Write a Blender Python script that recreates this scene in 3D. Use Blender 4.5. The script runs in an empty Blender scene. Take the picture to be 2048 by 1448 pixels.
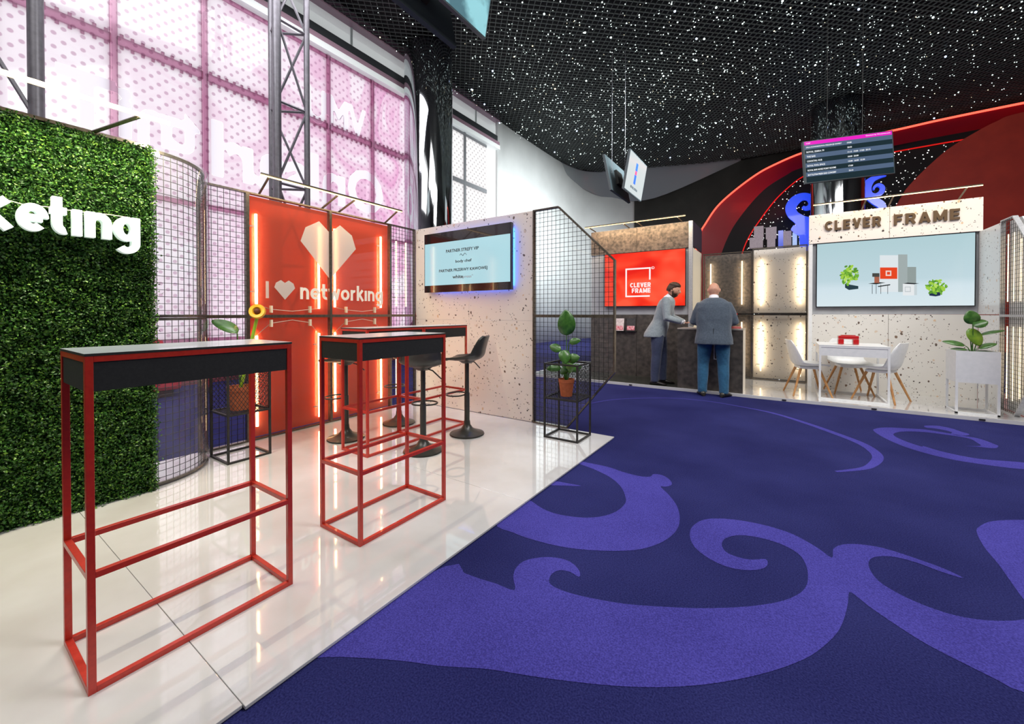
import bpy, bmesh, math, random
import numpy as np
from mathutils import Vector, Matrix
from mathutils.geometry import tessellate_polygon
random.seed(7)
SC = bpy.context.scene
COL = SC.collection
PI = math.pi

# ------------------------------------------------------------------ camera, world, lights
F_PX, CX, CY, YAW, PIT, CAMZ = 807.33, 1024.0, 634.76, 0.5912, 0.0103, 1.24
cam = bpy.data.cameras.new('camera'); co = bpy.data.objects.new('camera', cam); COL.objects.link(co)
cam.sensor_width = 36; cam.lens = F_PX / 2048 * 36
cam.shift_y = -(724 - CY) / 2048; cam.clip_start = .05; cam.clip_end = 200
co.location = (0, 0, CAMZ); co.rotation_euler = (PI / 2 - PIT, 0, YAW)
SC.camera = co
SC.view_settings.view_transform = 'Standard'; SC.view_settings.look = 'None'
SC.view_settings.gamma = 1; SC.view_settings.use_curve_mapping = False
SC.view_settings.exposure = 0.0
SC.cycles.max_bounces = 7; SC.cycles.transparent_max_bounces = 24
SC.cycles.diffuse_bounces = 3; SC.cycles.glossy_bounces = 4; SC.cycles.transmission_bounces = 4
SC.cycles.sample_clamp_indirect = 3.0
SC.cycles.caustics_reflective = False; SC.cycles.caustics_refractive = False
W = bpy.data.worlds.new('world'); SC.world = W; W.use_nodes = True
W.node_tree.nodes['Background'].inputs[0].default_value = (1.0, .985, .99, 1)
W.node_tree.nodes['Background'].inputs[1].default_value = 1.15

def area(name, loc, target, sx, sy, power, col=(1, 1, 1), spread=180):
    l = bpy.data.lights.new(name, 'AREA'); l.shape = 'RECTANGLE'; l.size = sx; l.size_y = sy
    l.energy = power; l.color = col; l.spread = math.radians(spread)
    o = bpy.data.objects.new(name, l); COL.objects.link(o); o.location = loc
    o.rotation_euler = (Vector(target) - Vector(loc)).to_track_quat('-Z', 'Y').to_euler()
    return o
area('fill_light', (1.0, 3.0, 7.7), (0.0, 6.5, 0), 5, 3, 370, (1, .98, .96))  # unseen area lights, added overhead only as fill for the room
area('fill_light', (-3.0, -1.5, 7.4), (-3.0, 3.0, 0.5), 5, 4, 190, (1, .97, .95))
area('fill_light', (4.5, 4.5, 6.8), (0.5, 8.5, 1.0), 3, 3, 350, (1, .98, .95))
area('fill_light', (-6.3, 2.6, 7.4), (-6.3, 3.4, 0), 2, 5, 260, (1, .96, 1))
area('wall_fill', (-.5, 11.0, 7.3), (-8.5, 14.5, 2.6), 3, 1.5, 450, (.94, 1, 1), 75)  # unseen area light added to brighten the white wall

# ------------------------------------------------------------------ helpers
def s2l(c):
    if isinstance(c, str):
        c = c.lstrip('#'); c = tuple(int(c[i:i + 2], 16) for i in (0, 2, 4))
    return tuple(((v / 255) / 12.92 if v / 255 <= .04045 else ((v / 255 + .055) / 1.055) ** 2.4) for v in c)

def mat(name, col, rough=.5, metal=0, coat=0, emis=None, estr=0, spec=.5, alpha=1, trans=0, sheen=0, noemit=False):
    m = bpy.data.materials.new(name); m.use_nodes = True
    b = m.node_tree.nodes['Principled BSDF']
    b.inputs['Base Color'].default_value = (*s2l(col), 1)
    b.inputs['Roughness'].default_value = rough; b.inputs['Metallic'].default_value = metal
    b.inputs['Coat Weight'].default_value = coat; b.inputs['Specular IOR Level'].default_value = spec
    b.inputs['Alpha'].default_value = alpha; b.inputs['Transmission Weight'].default_value = trans
    b.inputs['Sheen Weight'].default_value = sheen
    if emis:
        b.inputs['Emission Color'].default_value = (*s2l(emis), 1); b.inputs['Emission Strength'].default_value = estr
        if noemit: m.cycles.emission_sampling = 'NONE'
    return m

def N(m, t, **kw):
    n = m.node_tree.nodes.new(t)
    for k, v in kw.items():
        if k.startswith('i_'):
            key = k[2:]; n.inputs[int(key) if key.isdigit() else key].default_value = v
        else: setattr(n, k, v)
    return n
def L(m, a, b): m.node_tree.links.new(a, b)
def BS(m): return m.node_tree.nodes['Principled BSDF']
def ramp(m, fac, stops, interp='LINEAR'):
    r = N(m, 'ShaderNodeValToRGB'); r.color_ramp.interpolation = interp
    e = r.color_ramp.elements
    while len(e) < len(stops): e.new(.5)
    for q, (p, c) in zip(e, stops): q.position = p; q.color = (*s2l(c), 1)
    L(m, fac, r.inputs[0]); return r
def objco(m, scale=1):
    t = N(m, 'ShaderNodeTexCoord'); mp = N(m, 'ShaderNodeMapping')
    mp.inputs['Scale'].default_value = (scale,) * 3 if not hasattr(scale, '__len__') else scale
    L(m, t.outputs['Object'], mp.inputs[0]); return mp.outputs[0]
def noise_mat(name, c1, c2, scale, rough=.6, detail=6, lo=.35, hi=.65, bump=0, **k):
    m = mat(name, c1, rough, **k); v = objco(m)
    n = N(m, 'ShaderNodeTexNoise', i_Scale=scale, i_Detail=detail); L(m, v, n.inputs['Vector'])
    r = ramp(m, n.outputs[0], [(lo, c1), (hi, c2)]); L(m, r.outputs[0], BS(m).inputs['Base Color'])
    if bump:
        b = N(m, 'ShaderNodeBump', i_Strength=bump, i_Distance=.01); L(m, n.outputs[0], b.inputs['Height']); L(m, b.outputs[0], BS(m).inputs['Normal'])
    return m
def terrazzo(name, base, rough=.35, transl=0):
    m = mat(name, base, rough, coat=.15); v = objco(m)
    w = N(m, 'ShaderNodeTexNoise', i_Scale=9, i_Detail=2); L(m, v, w.inputs['Vector'])
    ad = N(m, 'ShaderNodeMixRGB', i_Fac=.06); L(m, v, ad.inputs[1]); L(m, w.outputs['Color'], ad.inputs[2])
    cur = None
    bcol = N(m, 'ShaderNodeRGB'); bcol.outputs[0].default_value = (*s2l(base), 1); cur = bcol.outputs[0]
    for i, (sc, th, pr, cols) in enumerate([(15, .20, .26, ['6b5a50', '4a423e', '86705f']), (26, .20, .36, ['4f4844', '7c6a60', '5c5652']), (46, .22, .30, ['6a605a', '4c4846', '90806f']), (13, .17, .5, ['e2c4a2', 'dccab6', 'd6c4b4'])]):
        mp = N(m, 'ShaderNodeMapping'); mp.inputs['Scale'].default_value = (sc, sc, sc * .8); mp.inputs['Location'].default_value = (i * 3.1, i * 1.7, i)
        mp.inputs['Rotation'].default_value = (i, i * .7, i * .3)
        L(m, ad.outputs[0], mp.inputs[0])
        vo = N(m, 'ShaderNodeTexVoronoi', i_Scale=1.0); L(m, mp.outputs[0], vo.inputs['Vector'])
        lt = N(m, 'ShaderNodeMath', operation='LESS_THAN', i_1=th); L(m, vo.outputs['Distance'], lt.inputs[0])
        sp = N(m, 'ShaderNodeSeparateColor'); L(m, vo.outputs['Color'], sp.inputs[0])
        l2 = N(m, 'ShaderNodeMath', operation='LESS_THAN', i_1=pr * .75); L(m, sp.outputs[0], l2.inputs[0])
        mu = N(m, 'ShaderNodeMath', operation='MULTIPLY'); L(m, lt.outputs[0], mu.inputs[0]); L(m, l2.outputs[0], mu.inputs[1])
        cr = ramp(m, sp.outputs[1], [(0, cols[0]), (.35, cols[1]), (.75, cols[2])], 'CONSTANT')
        mx = N(m, 'ShaderNodeMixRGB'); L(m, mu.outputs[0], mx.inputs[0]); L(m, cur, mx.inputs[1]); L(m, cr.outputs[0], mx.inputs[2]); cur = mx.outputs[0]
    L(m, cur, BS(m).inputs['Base Color'])
    return m
def see_through(name, tint, diffcol, mix, gloss_rough=.02, fres=1.5, transl=True):
    """clear or tinted sheet: transparent + a little translucent body + fresnel gloss"""
    m = bpy.data.materials.new(name); m.use_nodes = True; nt = m.node_tree; nt.nodes.clear()
    out = N(m, 'ShaderNodeOutputMaterial')
    tr = N(m, 'ShaderNodeBsdfTransparent'); tr.inputs[0].default_value = (*s2l(tint), 1)
    tl = N(m, 'ShaderNodeBsdfTranslucent'); tl.inputs[0].default_value = (*s2l(diffcol), 1)
    df = N(m, 'ShaderNodeBsdfDiffuse'); df.inputs[0].default_value = (*s2l(diffcol), 1)
    m0 = N(m, 'ShaderNodeMixShader', i_Fac=.5); L(m, tl.outputs[0], m0.inputs[1]); L(m, df.outputs[0], m0.inputs[2])
    m1 = N(m, 'ShaderNodeMixShader'); m1.inputs[0].default_value = mix; L(m, tr.outputs[0], m1.inputs[1]); L(m, m0.outputs[0], m1.inputs[2])
    gl = N(m, 'ShaderNodeBsdfGlossy'); gl.inputs['Roughness'].default_value = gloss_rough
    fr = N(m, 'ShaderNodeFresnel', i_IOR=fres)
    m2 = N(m, 'ShaderNodeMixShader'); L(m, fr.outputs[0], m2.inputs[0]); L(m, m1.outputs[0], m2.inputs[1]); L(m, gl.outputs[0], m2.inputs[2])
    L(m, m2.outputs[0], out.inputs[0]); return m

class MB:
    def __init__(s): s.v = []; s.f = []; s.mi = []; s.cur = 0
    def add(s, vs, fs):
        o = len(s.v); s.v += [tuple(v) for v in vs]; s.f += [tuple(i + o for i in f) for f in fs]; s.mi += [s.cur] * len(fs); return s
    def box(s, x0, x1, y0, y1, z0, z1):
        x0, x1 = sorted((x0, x1)); y0, y1 = sorted((y0, y1)); z0, z1 = sorted((z0, z1))
        return s.add([(x0, y0, z0), (x1, y0, z0), (x1, y1, z0), (x0, y1, z0), (x0, y0, z1), (x1, y0, z1), (x1, y1, z1), (x0, y1, z1)],
                     [(0, 3, 2, 1), (4, 5, 6, 7), (0, 1, 5, 4), (1, 2, 6, 5), (2, 3, 7, 6), (3, 0, 4, 7)])
    def tube(s, pts, r, n=8, caps=True, flat=None):
        pts = [Vector(p) for p in pts]; k = len(pts)
        rs = r if hasattr(r, '__len__') else [r] * k
        tan = [(pts[min(i + 1, k - 1)] - pts[max(i - 1, 0)]).normalized() for i in range(k)]
        ref = Vector((0, 0, 1)) if abs(tan[0].z) < .9 else Vector((1, 0, 0))
        u = (ref - tan[0] * ref.dot(tan[0])).normalized(); vs = []
        for i in range(k):
            u = (u - tan[i] * u.dot(tan[i])).normalized(); w = tan[i].cross(u)
            for j in range(n):
                a = 2 * PI * j / n + PI / n
                q = (u * math.cos(a) + w * math.sin(a) * (flat or 1)) * rs[i]
                vs.append(pts[i] + q)
        fs = [(i * n + j, i * n + (j + 1) % n, (i + 1) * n + (j + 1) % n, (i + 1) * n + j) for i in range(k - 1) for j in range(n)]
        if caps: fs += [tuple(range(n))[::-1], tuple((k - 1) * n + j for j in range(n))]
        return s.add(vs, fs)
    def rings(s, rings, closed=True, caps=True):
        n = len(rings[0]); k = len(rings); vs = [p for r in rings for p in r]
        fs = [(i * n + j, i * n + (j + 1) % n, (i + 1) * n + (j + 1) % n, (i + 1) * n + j) for i in range(k - 1) for j in range(n if closed else n - 1)]
        if caps and closed: fs += [tuple(range(n))[::-1], tuple((k - 1) * n + j for j in range(n))]
        return s.add(vs, fs)
    def lathe(s, prof, c=(0, 0, 0), n=32):
        return s.rings([[(c[0] + r * math.cos(2 * PI * j / n), c[1] + r * math.sin(2 * PI * j / n), c[2] + z) for j in range(n)] for r, z in prof])
    def sphere(s, c, r, n=12, m=8, sq=(1, 1, 1)):
        rg = [[(c[0] + sq[0] * r * math.sin(PI * (i + .02) / (m + .04)) * math.cos(2 * PI * j / n), c[1] + sq[1] * r * math.sin(PI * (i + .02) / (m + .04)) * math.sin(2 * PI * j / n), c[2] + sq[2] * r * math.cos(PI * i / m)) for j in range(n)] for i in range(m + 1)]
        return s.rings(rg[::-1])
    def prism(s, poly, T, t):
        """poly 2D; T maps (a,b,c)->xyz ; thickness along c from 0 to t"""
        k = len(poly); tris = tessellate_polygon([[Vector((a, b, 0)) for a, b in poly]])
        vs = [T(a, b, 0) for a, b in poly] + [T(a, b, t) for a, b in poly]
        fs = [tuple(x) for x in tris] + [tuple(i + k for i in x) for x in tris] + [(i, (i + 1) % k, (i + 1) % k + k, i + k) for i in range(k)]
        return s.add(vs, fs)
    def sheet(s, poly, T):
        tris = tessellate_polygon([[Vector((a, b, 0)) for a, b in poly]])
        return s.add([T(a, b, 0) for a, b in poly], [tuple(x) for x in tris])
    def build(s, name, m, parent=None, smooth=False, bevel=0, recalc=True, sharp=None):
        me = bpy.data.meshes.new(name); me.from_pydata(s.v, [], s.f)
        for x in (m if isinstance(m, (list, tuple)) else [m]): me.materials.append(x)
        if any(s.mi): me.polygons.foreach_set('material_index', s.mi)
        if recalc:
            b = bmesh.new(); b.from_mesh(me); bmesh.ops.recalc_face_normals(b, faces=b.faces); b.to_mesh(me); b.free()
        o = bpy.data.objects.new(name, me); COL.objects.link(o)
        if parent is not None: o.parent = parent
        if smooth:
            me.polygons.foreach_set('use_smooth', [True] * len(me.polygons))
            try: me.set_sharp_from_angle(angle=math.radians(sharp or 40))
            except Exception: pass
        if bevel:
            bv = o.modifiers.new('bevel', 'BEVEL'); bv.width = bevel; bv.segments = 2; bv.limit_method = 'ANGLE'
        return o

def tag(o, label=None, cat=None, group=None, kind=None):
    if label: o['label'] = label
    if cat: o['category'] = cat
    if group: o['group'] = group
    if kind: o['kind'] = kind
    return o
def empty(name, loc=(0, 0, 0), rz=0, label=None, cat=None, group=None):
    o = bpy.data.objects.new(name, None); COL.objects.link(o); o.location = loc; o.rotation_euler = (0, 0, rz)
    o.empty_display_size = .1
    return tag(o, label, cat, group)
def struct(o): o['kind'] = 'structure'; return o
def copy_tree(o, parent=None):
    c = o.copy(); COL.objects.link(c)
    if parent is not None: c.parent = parent
    for ch in [x for x in bpy.data.objects if x.parent == o]: copy_tree(ch, c)
    return c

# pixel helpers (2048x1448 frame): rays from the camera cut with real planes of the place
_c, _s, _cp, _sp = math.cos(YAW), math.sin(YAW), math.cos(PIT), math.sin(PIT)
def ray(x, y):
    X = (x - CX) / F_PX; Y = (CY - y) / F_PX
    d = _cp + Y * _sp; u = Y * _cp - _sp
    return Vector((X * _c - d * _s, X * _s + d * _c, u))
def on_floor(x, y, z=0):
    v = ray(x, y); return v * ((z - CAMZ) / v.z) + Vector((0, 0, CAMZ))
def on_y(x, y, Y): v = ray(x, y); return v * (Y / v.y) + Vector((0, 0, CAMZ))
def on_x(x, y, X): v = ray(x, y); return v * (X / v.x) + Vector((0, 0, CAMZ))
def smooth_poly(p, k=4, closed=True):
    out = []; n = len(p)
    rng = range(n) if closed else range(n - 1)
    for i in rng:
        g = (lambda j: p[j % n]) if closed else (lambda j: p[min(max(j, 0), n - 1)])
        a, b, c, d = g(i - 1), g(i), g(i + 1), g(i + 2)
        for t in range(k):
            t /= k
            out.append(tuple(.5 * ((2 * b[q]) + (-a[q] + c[q]) * t + (2 * a[q] - 5 * b[q] + 4 * c[q] - d[q]) * t * t + (-a[q] + 3 * b[q] - 3 * c[q] + d[q]) * t ** 3) for q in range(len(b))))
    if not closed: out.append(tuple(p[-1]))
    return out

# wall frames: T(a,b,c): a along, b up, c out of the wall towards the viewer
def WX(X): return lambda a, b, c: (X + c, a, b)        # wall seen from +x, a = y
def WY(Y): return lambda a, b, c: (a, Y - c, b)        # wall seen from -y, a = x

def text_geo(txt, offset=0.0, res=3):
    cu = bpy.data.curves.new('t', 'FONT'); cu.body = txt; cu.offset = offset; cu.resolution_u = res; cu.extrude = .5
    o = bpy.data.objects.new('t', cu); COL.objects.link(o)
    dg = bpy.context.evaluated_depsgraph_get(); me = bpy.data.meshes.new_from_object(o.evaluated_get(dg))
    v = [tuple(x.co) for x in me.vertices]; f = [tuple(p.vertices) for p in me.polygons]
    bpy.data.objects.remove(o); bpy.data.curves.remove(cu); bpy.data.meshes.remove(me)
    return v, f
def text_fit(mb, txt, T, a0, a1, b0, b1, c0, c1, offset=0.0, mirror=False):
    v, f = text_geo(txt, offset)
    xs = [p[0] for p in v]; ys = [p[1] for p in v]; x0, x1, y0, y1 = min(xs), max(xs), min(ys), max(ys)
    def q(p):
        u = (p[0] - x0) / (x1 - x0); u = 1 - u if mirror else u
        return T(a0 + (a1 - a0) * u, b0 + (b1 - b0) * (p[1] - y0) / (y1 - y0), c0 if p[2] < 0 else c1)
    return mb.add([q(p) for p in v], f)

def ribbon(mb_, pts, T, t=.12, k=6):
    p = smooth_poly([(a, b, w) for a, b, w in pts], k, False); A, B = [], []
    for i, q in enumerate(p):
        d = Vector(p[min(i + 1, len(p) - 1)][:2]) - Vector(p[max(i - 1, 0)][:2]); n = Vector((-d.y, d.x)).normalized() * q[2] / 2
        A.append((q[0] + n.x, q[1] + n.y)); B.append((q[0] - n.x, q[1] - n.y))
    for c in (0, t): mb_.rings([[T(a, b, c) for a, b in A], [T(a, b, c) for a, b in B]], closed=False, caps=False)
    for S in (A, B): mb_.rings([[T(a, b, 0) for a, b in S], [T(a, b, t) for a, b in S]], closed=False, caps=False)
    for i in (0, -1): mb_.add([T(*A[i], 0), T(*B[i], 0), T(*B[i], t), T(*A[i], t)], [(0, 1, 2, 3)])

# stroke lettering: every glyph is a set of centre lines in units of its height
def _arc(cx_, cy_, rx, ry, a0, a1, n=14): return [(cx_ + rx * math.cos(math.radians(a0 + (a1 - a0) * i / n)), cy_ + ry * math.sin(math.radians(a0 + (a1 - a0) * i / n))) for i in range(n + 1)]
h_ = .13
LOW = {'n': (.86, [[(h_, 0), (h_, 1)], _arc(.43, .57, .30, .30, 180, 0) + [(.73, 0)]]),
       'e': (.98, [_arc(.49, .5, .36, .37, 0, 312, 26), [(.16, .48), (.82, .48)]]),
       't': (.66, [[(.26, 1.38), (.26, .42)] + _arc(.52, .40, .26, .27, 180, 285, 8), [(.0, .87), (.62, .87)]]),
       'ı': (.26, [[(h_, 0), (h_, 1)]]),
       'g': (.98, [_arc(.47, .5, .34, .37, 0, 360, 28), [(.85, 1), (.85, 0)] + _arc(.49, -.08, .36, .30, 0, -140, 14)]),
       'k': (.84, [[(h_, 0), (h_, 1.42)], [(.16, .40), (.72, 1.02)], [(.34, .56), (.76, -.02)]]),
       'o': (.98, [_arc(.49, .5, .36, .37, 0, 360, 28)]),
       'w': (1.22, [[(.08, 1.02), (.34, .03)], [(.32, .03), (.60, .86)], [(.60, .86), (.88, .03)], [(.86, .03), (1.14, 1.02)]]),
       'r': (.60, [[(h_, 0), (h_, 1)], _arc(.46, .55, .33, .33, 180, 75, 8)]),
       'a': (.98, [_arc(.47, .5, .34, .37, 0, 360, 28), [(.85, 1), (.85, 0)]]),
       'm': (1.42, [[(h_, 0), (h_, 1)], _arc(.41, .57, .28, .30, 180, 0) + [(.69, 0)], _arc(.97, .57, .28, .30, 180, 0) + [(1.25, 0)]])}
q_ = .12
CAP = {'C': (1.1, [_arc(.58, .5, .46, .38, 42, 318, 22)]), 'L': (.9, [[(q_, 0), (q_, 1)], [(q_, q_), (.9, q_)]]),
       'E': (.95, [[(q_, 0), (q_, 1)], [(q_, q_), (.92, q_)], [(q_, .5), (.86, .5)], [(q_, 1 - q_), (.92, 1 - q_)]]),
       'V': (1.1, [[(.13, 1.0), (.55, .04)], [(.97, 1.0), (.55, .04)]]),
       'R': (1.05, [[(q_, 0), (q_, 1)], [(q_, 1 - q_), (.6, 1 - q_)] + _arc(.66, .66, .22, .22, 85, -85, 10) + [(.6, .44), (q_, .44)], [(.55, .44), (.92, 0)]]),
       'F': (.9, [[(q_, 0), (q_, 1)], [(q_, .48), (.82, .48)], [(q_, 1 - q_), (.9, 1 - q_)]]),
       'A': (1.15, [[(.12, 0), (.57, .97)], [(1.03, 0), (.57, .97)], [(.3, .25), (.85, .25)]]),
       'M': (1.3, [[(q_, 0), (q_, 1)], [(1.18, 0), (1.18, 1)], [(q_ + .02, .95), (.65, .12)], [(1.16, .95), (.65, .12)]])}
def word(mb_, txt, T, a0, a1, b0, b1, c0, c1, stroke, font, gap=.18):
    tot = sum(font[c][0] for c in txt) + gap * (len(txt) - 1); k = (a1 - a0) / tot; H_ = b1 - b0; x = 0
    n_st = [0]
    for c in txt:
        for st in font[c][1]:
            straight = len(st) == 2
            P_ = [(a0 + (x + u) * k, b0 + v * H_, stroke * H_) for u, v in st]
            if straight: P_ = [P_[0], tuple((P_[0][i] + P_[1][i]) / 2 for i in range(3)), P_[1]]
            n_st[0] += 1; e_ = (n_st[0] % 5) * (c1 - c0) * .03; T2 = lambda a, b, c, e_=e_: T(a, b, c0 - e_ + c)
            ribbon(mb_, P_, T2, c1 - c0 + 2 * e_, 1 if straight else 2)
        x += font[c][0] + gap

# ------------------------------------------------------------------ materials
M = {}
M['red'] = noise_mat('red_powder_coat', 'c23020', 'b52a1c', 60, .35, coat=.3)
M['top'] = mat('laminate_sheen_surface', 'ccd6d8', .28, coat=.4)  # dark laminate; its grazing reflection is put into a pale base colour
M['apron'] = noise_mat('black_board', '1a1c1b', '232423', 120, .6)
M['floor_tile'] = noise_mat('polished_white_floor', 'dedede', 'd2d0ce', 2.5, .06, coat=1.0)
M['alu'] = noise_mat('brushed_aluminium', 'b4b4b6', 'c6c6c8', 50, .4, metal=.35)
M['frame'] = noise_mat('dark_bronze_frame', '6a6258', '7e766a', 40, .28, metal=.8)
M['wire'] = mat('black_wire', '151515', .4)
M['wire_metal'] = M['wire']
M['black'] = noise_mat('black_plastic', '1b1b1a', '222220', 30, .42)
M['stool'] = noise_mat('stool_black', '33332f', '2b2b28', 20, .38, coat=.2)
M['blacksteel'] = noise_mat('black_steel', '1c1b1a', '2a2826', 30, .45)
M['terr_warm'] = terrazzo('terrazzo_warm', 'f4ebe2')
M['terr_white'] = terrazzo('terrazzo_white', 'e6e3dc')
M['stone'] = noise_mat('dark_stone_laminate', '37332f', '5b544d', 14, .45, detail=8, lo=.3, hi=.7)
M['stone2'] = noise_mat('rusty_stone_laminate', '3a332d', '74655a', 22, .5, detail=8, lo=.32, hi=.68)
M['white'] = noise_mat('white_lacquer', 'eff0f0', 'e8eaea', 20, .35)
M['greywall'] = noise_mat('grey_back_panel', 'a3a5aa', 'b0b2b5', 5, .5)
M['acrylic'] = see_through('clear_acrylic', 'f8fafa', 'ffffff', .06, .01, 1.38)
M['redsheet'] = see_through('red_translucent_sheet', 'ff3c1a', 'ff4e20', .86, .03, 1.4)
M['whitefilm'] = see_through('white_translucent_film', 'fffaf0', 'fffcf6', .88, .05, 1.3)
M['tube'] = mat('warm_led_tube', 'fff2dc', .5, emis='ffd498', estr=13.0)
M['bar'] = mat('warm_led_bar', 'fff2dc', .5, emis='ffcc78', estr=2.6)
M['tube_w'] = mat('neutral_led_tube', 'fff6e8', .5, emis='ffe2b4', estr=2.6)
M['cable'] = mat('cream_cable', 'e8d8c0', .6)
M['chrome'] = noise_mat('polished_steel', 'c8ccd0', 'b8bcc0', 1.2, .06, metal=1)
M['lattice'] = noise_mat('grey_painted_steel', '74737a', '68676d', 15, .4, metal=.3)
M['wood'] = noise_mat('beech_wood', 'c8935a', 'b07a44', 18, .5)
M['leaf'] = noise_mat('glossy_green_leaf', '2f5d22', '4a7a30', 25, .35, coat=.3)
M['leaf2'] = noise_mat('lime_green_leaf', '86a82c', '5f8a2a', 20, .4, coat=.2)
M['terracotta'] = noise_mat('terracotta', 'a8552f', 'b8623a', 30, .7)
M['soil'] = noise_mat('potting_soil', '2a1c12', '3a2a1c', 60, .9)
M['screenblack'] = mat('screen_bezel', '15181c', .15, coat=.5)
M['hsg'] = mat('grey_screen_housing', '3c464a', .4)
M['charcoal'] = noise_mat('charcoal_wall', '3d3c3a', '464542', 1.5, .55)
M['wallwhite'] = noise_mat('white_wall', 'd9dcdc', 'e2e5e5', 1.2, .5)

def emis(name, c, s=1.0, gloss=True):
    m = mat(name, '0a0a0a', .12 if gloss else .6, emis=c, estr=s); return m

# ================================================================== SETTING
# carpet: dark purple ground with lighter scroll inlay traced onto the floor plane
def carpet_mat(name, c1, c2):
    m = mat(name, c1, .95, sheen=0, spec=.12); v = objco(m)
    n = N(m, 'ShaderNodeTexNoise', i_Scale=160, i_Detail=4); L(m, v, n.inputs['Vector'])
    n2 = N(m, 'ShaderNodeTexNoise', i_Scale=1.3, i_Detail=3); L(m, v, n2.inputs['Vector'])
    ad = N(m, 'ShaderNodeMath', operation='MULTIPLY_ADD', i_1=.35, i_2=0.0); L(m, n2.outputs[0], ad.inputs[0])
    a2 = N(m, 'ShaderNodeMath', operation='MULTIPLY_ADD', i_1=.7); L(m, n.outputs[0], a2.inputs[0]); L(m, ad.outputs[0], a2.inputs[2])
    r = ramp(m, a2.outputs[0], [(.40, c1), (.66, c2)]); L(m, r.outputs[0], BS(m).inputs['Base Color'])
    b = N(m, 'ShaderNodeBump', i_Strength=.6, i_Distance=.004); L(m, n.outputs[0], b.inputs['Height']); L(m, b.outputs[0], BS(m).inputs['Normal'])
    return m
M['carpet'] = carpet_mat('purple_carpet_dark', '1a1c4e', '31346e')
M['carpet2'] = carpet_mat('purple_carpet_light', '37337f', '524dab')
mb = MB(); mb.add([(-8.7, -5, 0), (9, -5, 0), (9, 22, 0), (-8.7, 22, 0)], [(0, 1, 2, 3)]); mb.cur = 1
def c6(p): return (960 + p[0] / 1.8824, 740 + p[1] / 1.8824)
def inlay(pts, k=4):
    w = [on_floor(*c6(p)) for p in pts]; poly = smooth_poly([(a.x, a.y) for a in w], k)
    tris = tessellate_polygon([[Vector((a, b, 0)) for a, b in poly]]); mb.add([(a, b, .0015) for a, b in poly], [tuple(t) for t in tris])
inlay([(340, 330), (385, 345), (480, 365), (540, 385), (600, 400), (640, 402), (655, 392), (690, 398), (715, 415), (722, 432), (700, 440), (680, 440), (710, 470), (740, 510), (752, 555), (745, 595), (715, 630), (660, 660), (590, 678), (500, 682), (400, 678), (300, 665), (200, 640), (130, 615), (60, 575), (150, 480), (240, 525), (300, 545), (380, 556), (450, 553), (510, 535), (545, 505), (548, 480), (530, 440), (490, 405), (430, 375), (370, 352)])
inlay([(250, 415), (290, 420), (335, 428), (380, 437), (320, 436), (240, 432)])
inlay([(-130, 740), (-60, 765), (0, 787), (60, 805), (130, 830), (125, 780), (140, 740), (180, 715), (250, 705), (310, 712), (350, 730), (375, 760), (372, 780), (340, 762), (300, 755), (270, 770), (260, 795), (275, 815), (330, 838), (420, 860), (550, 882), (700, 893), (850, 898), (1000, 892), (1120, 875), (1190, 850), (1225, 820), (1235, 780), (1225, 730), (1195, 690), (1130, 655), (1050, 632), (980, 623), (930, 632), (910, 655), (925, 685), (970, 705), (1020, 715), (1075, 713), (1082, 735), (1060, 750), (1010, 755), (940, 745), (870, 715), (810, 670), (790, 625), (800, 590), (840, 565), (900, 560), (980, 567), (1080, 587), (1180, 620), (1270, 670), (1325, 708), (1330, 675), (1365, 658), (1430, 657), (1520, 672), (1640, 710), (1750, 750), (1820, 785), (1740, 762), (1640, 725), (1560, 705), (1500, 703), (1468, 715), (1465, 745), (1500, 795), (1580, 845), (1680, 890), (1790, 925), (1900, 943), (2000, 945), (2060, 938), (2300, 900), (2400, 1300), (2048, 1215), (1950, 1170), (1850, 1120), (1750, 1070), (1650, 1015), (1550, 950), (1470, 895), (1420, 855), (1390, 838), (1385, 880), (1370, 940), (1345, 990), (1290, 1045), (1220, 1090), (1100, 1135), (950, 1170), (800, 1190), (650, 1196), (500, 1190), (350, 1175), (200, 1155), (80, 1135), (0, 1125), (-160, 1115), (-300, 1096), (-520, 1082), (-640, 1088), (-800, 1110), (-700, 1010)], 3)
inlay([(1870, 612), (1880, 590), (1930, 570), (2048, 565), (2200, 575), (2400, 700), (2300, 850), (2080, 884), (2048, 866), (2000, 800), (1950, 730), (1900, 670)])
def r1(p): return ((1700 + p[0] / 5.885 - 960) * 1.8824, (740 + p[1] / 5.885 - 740) * 1.8824)
inlay([r1(p) for p in [(275, 715), (310, 690), (400, 678), (520, 680), (700, 690), (860, 700), (1000, 720), (1150, 745), (1290, 770), (1350, 780), (1480, 800), (1600, 835), (1700, 875), (1745, 895), (1720, 920), (1640, 920), (1500, 905), (1350, 895), (1480, 897), (1540, 890), (1500, 860), (1420, 815), (1280, 785), (1100, 760), (900, 735), (720, 725), (600, 728), (540, 740), (510, 762), (560, 800), (680, 850), (850, 905)]] + [(1670, 287), (1750, 310), (1880, 335), (2060, 351), (2060, 375), (1850, 350), (1720, 325), (1600, 290), (1520, 255)])
inlay([r1(p) for p in [(870, 660), (930, 655), (1050, 660), (1200, 690), (1300, 725), (1400, 755), (1380, 772), (1280, 772), (1190, 750), (1200, 735), (1120, 712), (1000, 690), (900, 680)]])
arc = [(380, 133), (420, 125), (500, 112), (620, 106), (740, 107), (860, 118), (980, 138), (1100, 162), (1220, 198), (1340, 240), (1430, 275), (1480, 305), (1498, 330), (1480, 355), (1440, 372), (1340, 383)]
wa = smooth_poly([tuple(on_floor(*c6(p)))[:2] for p in arc], 5, False); L_, R_ = [], []
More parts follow.
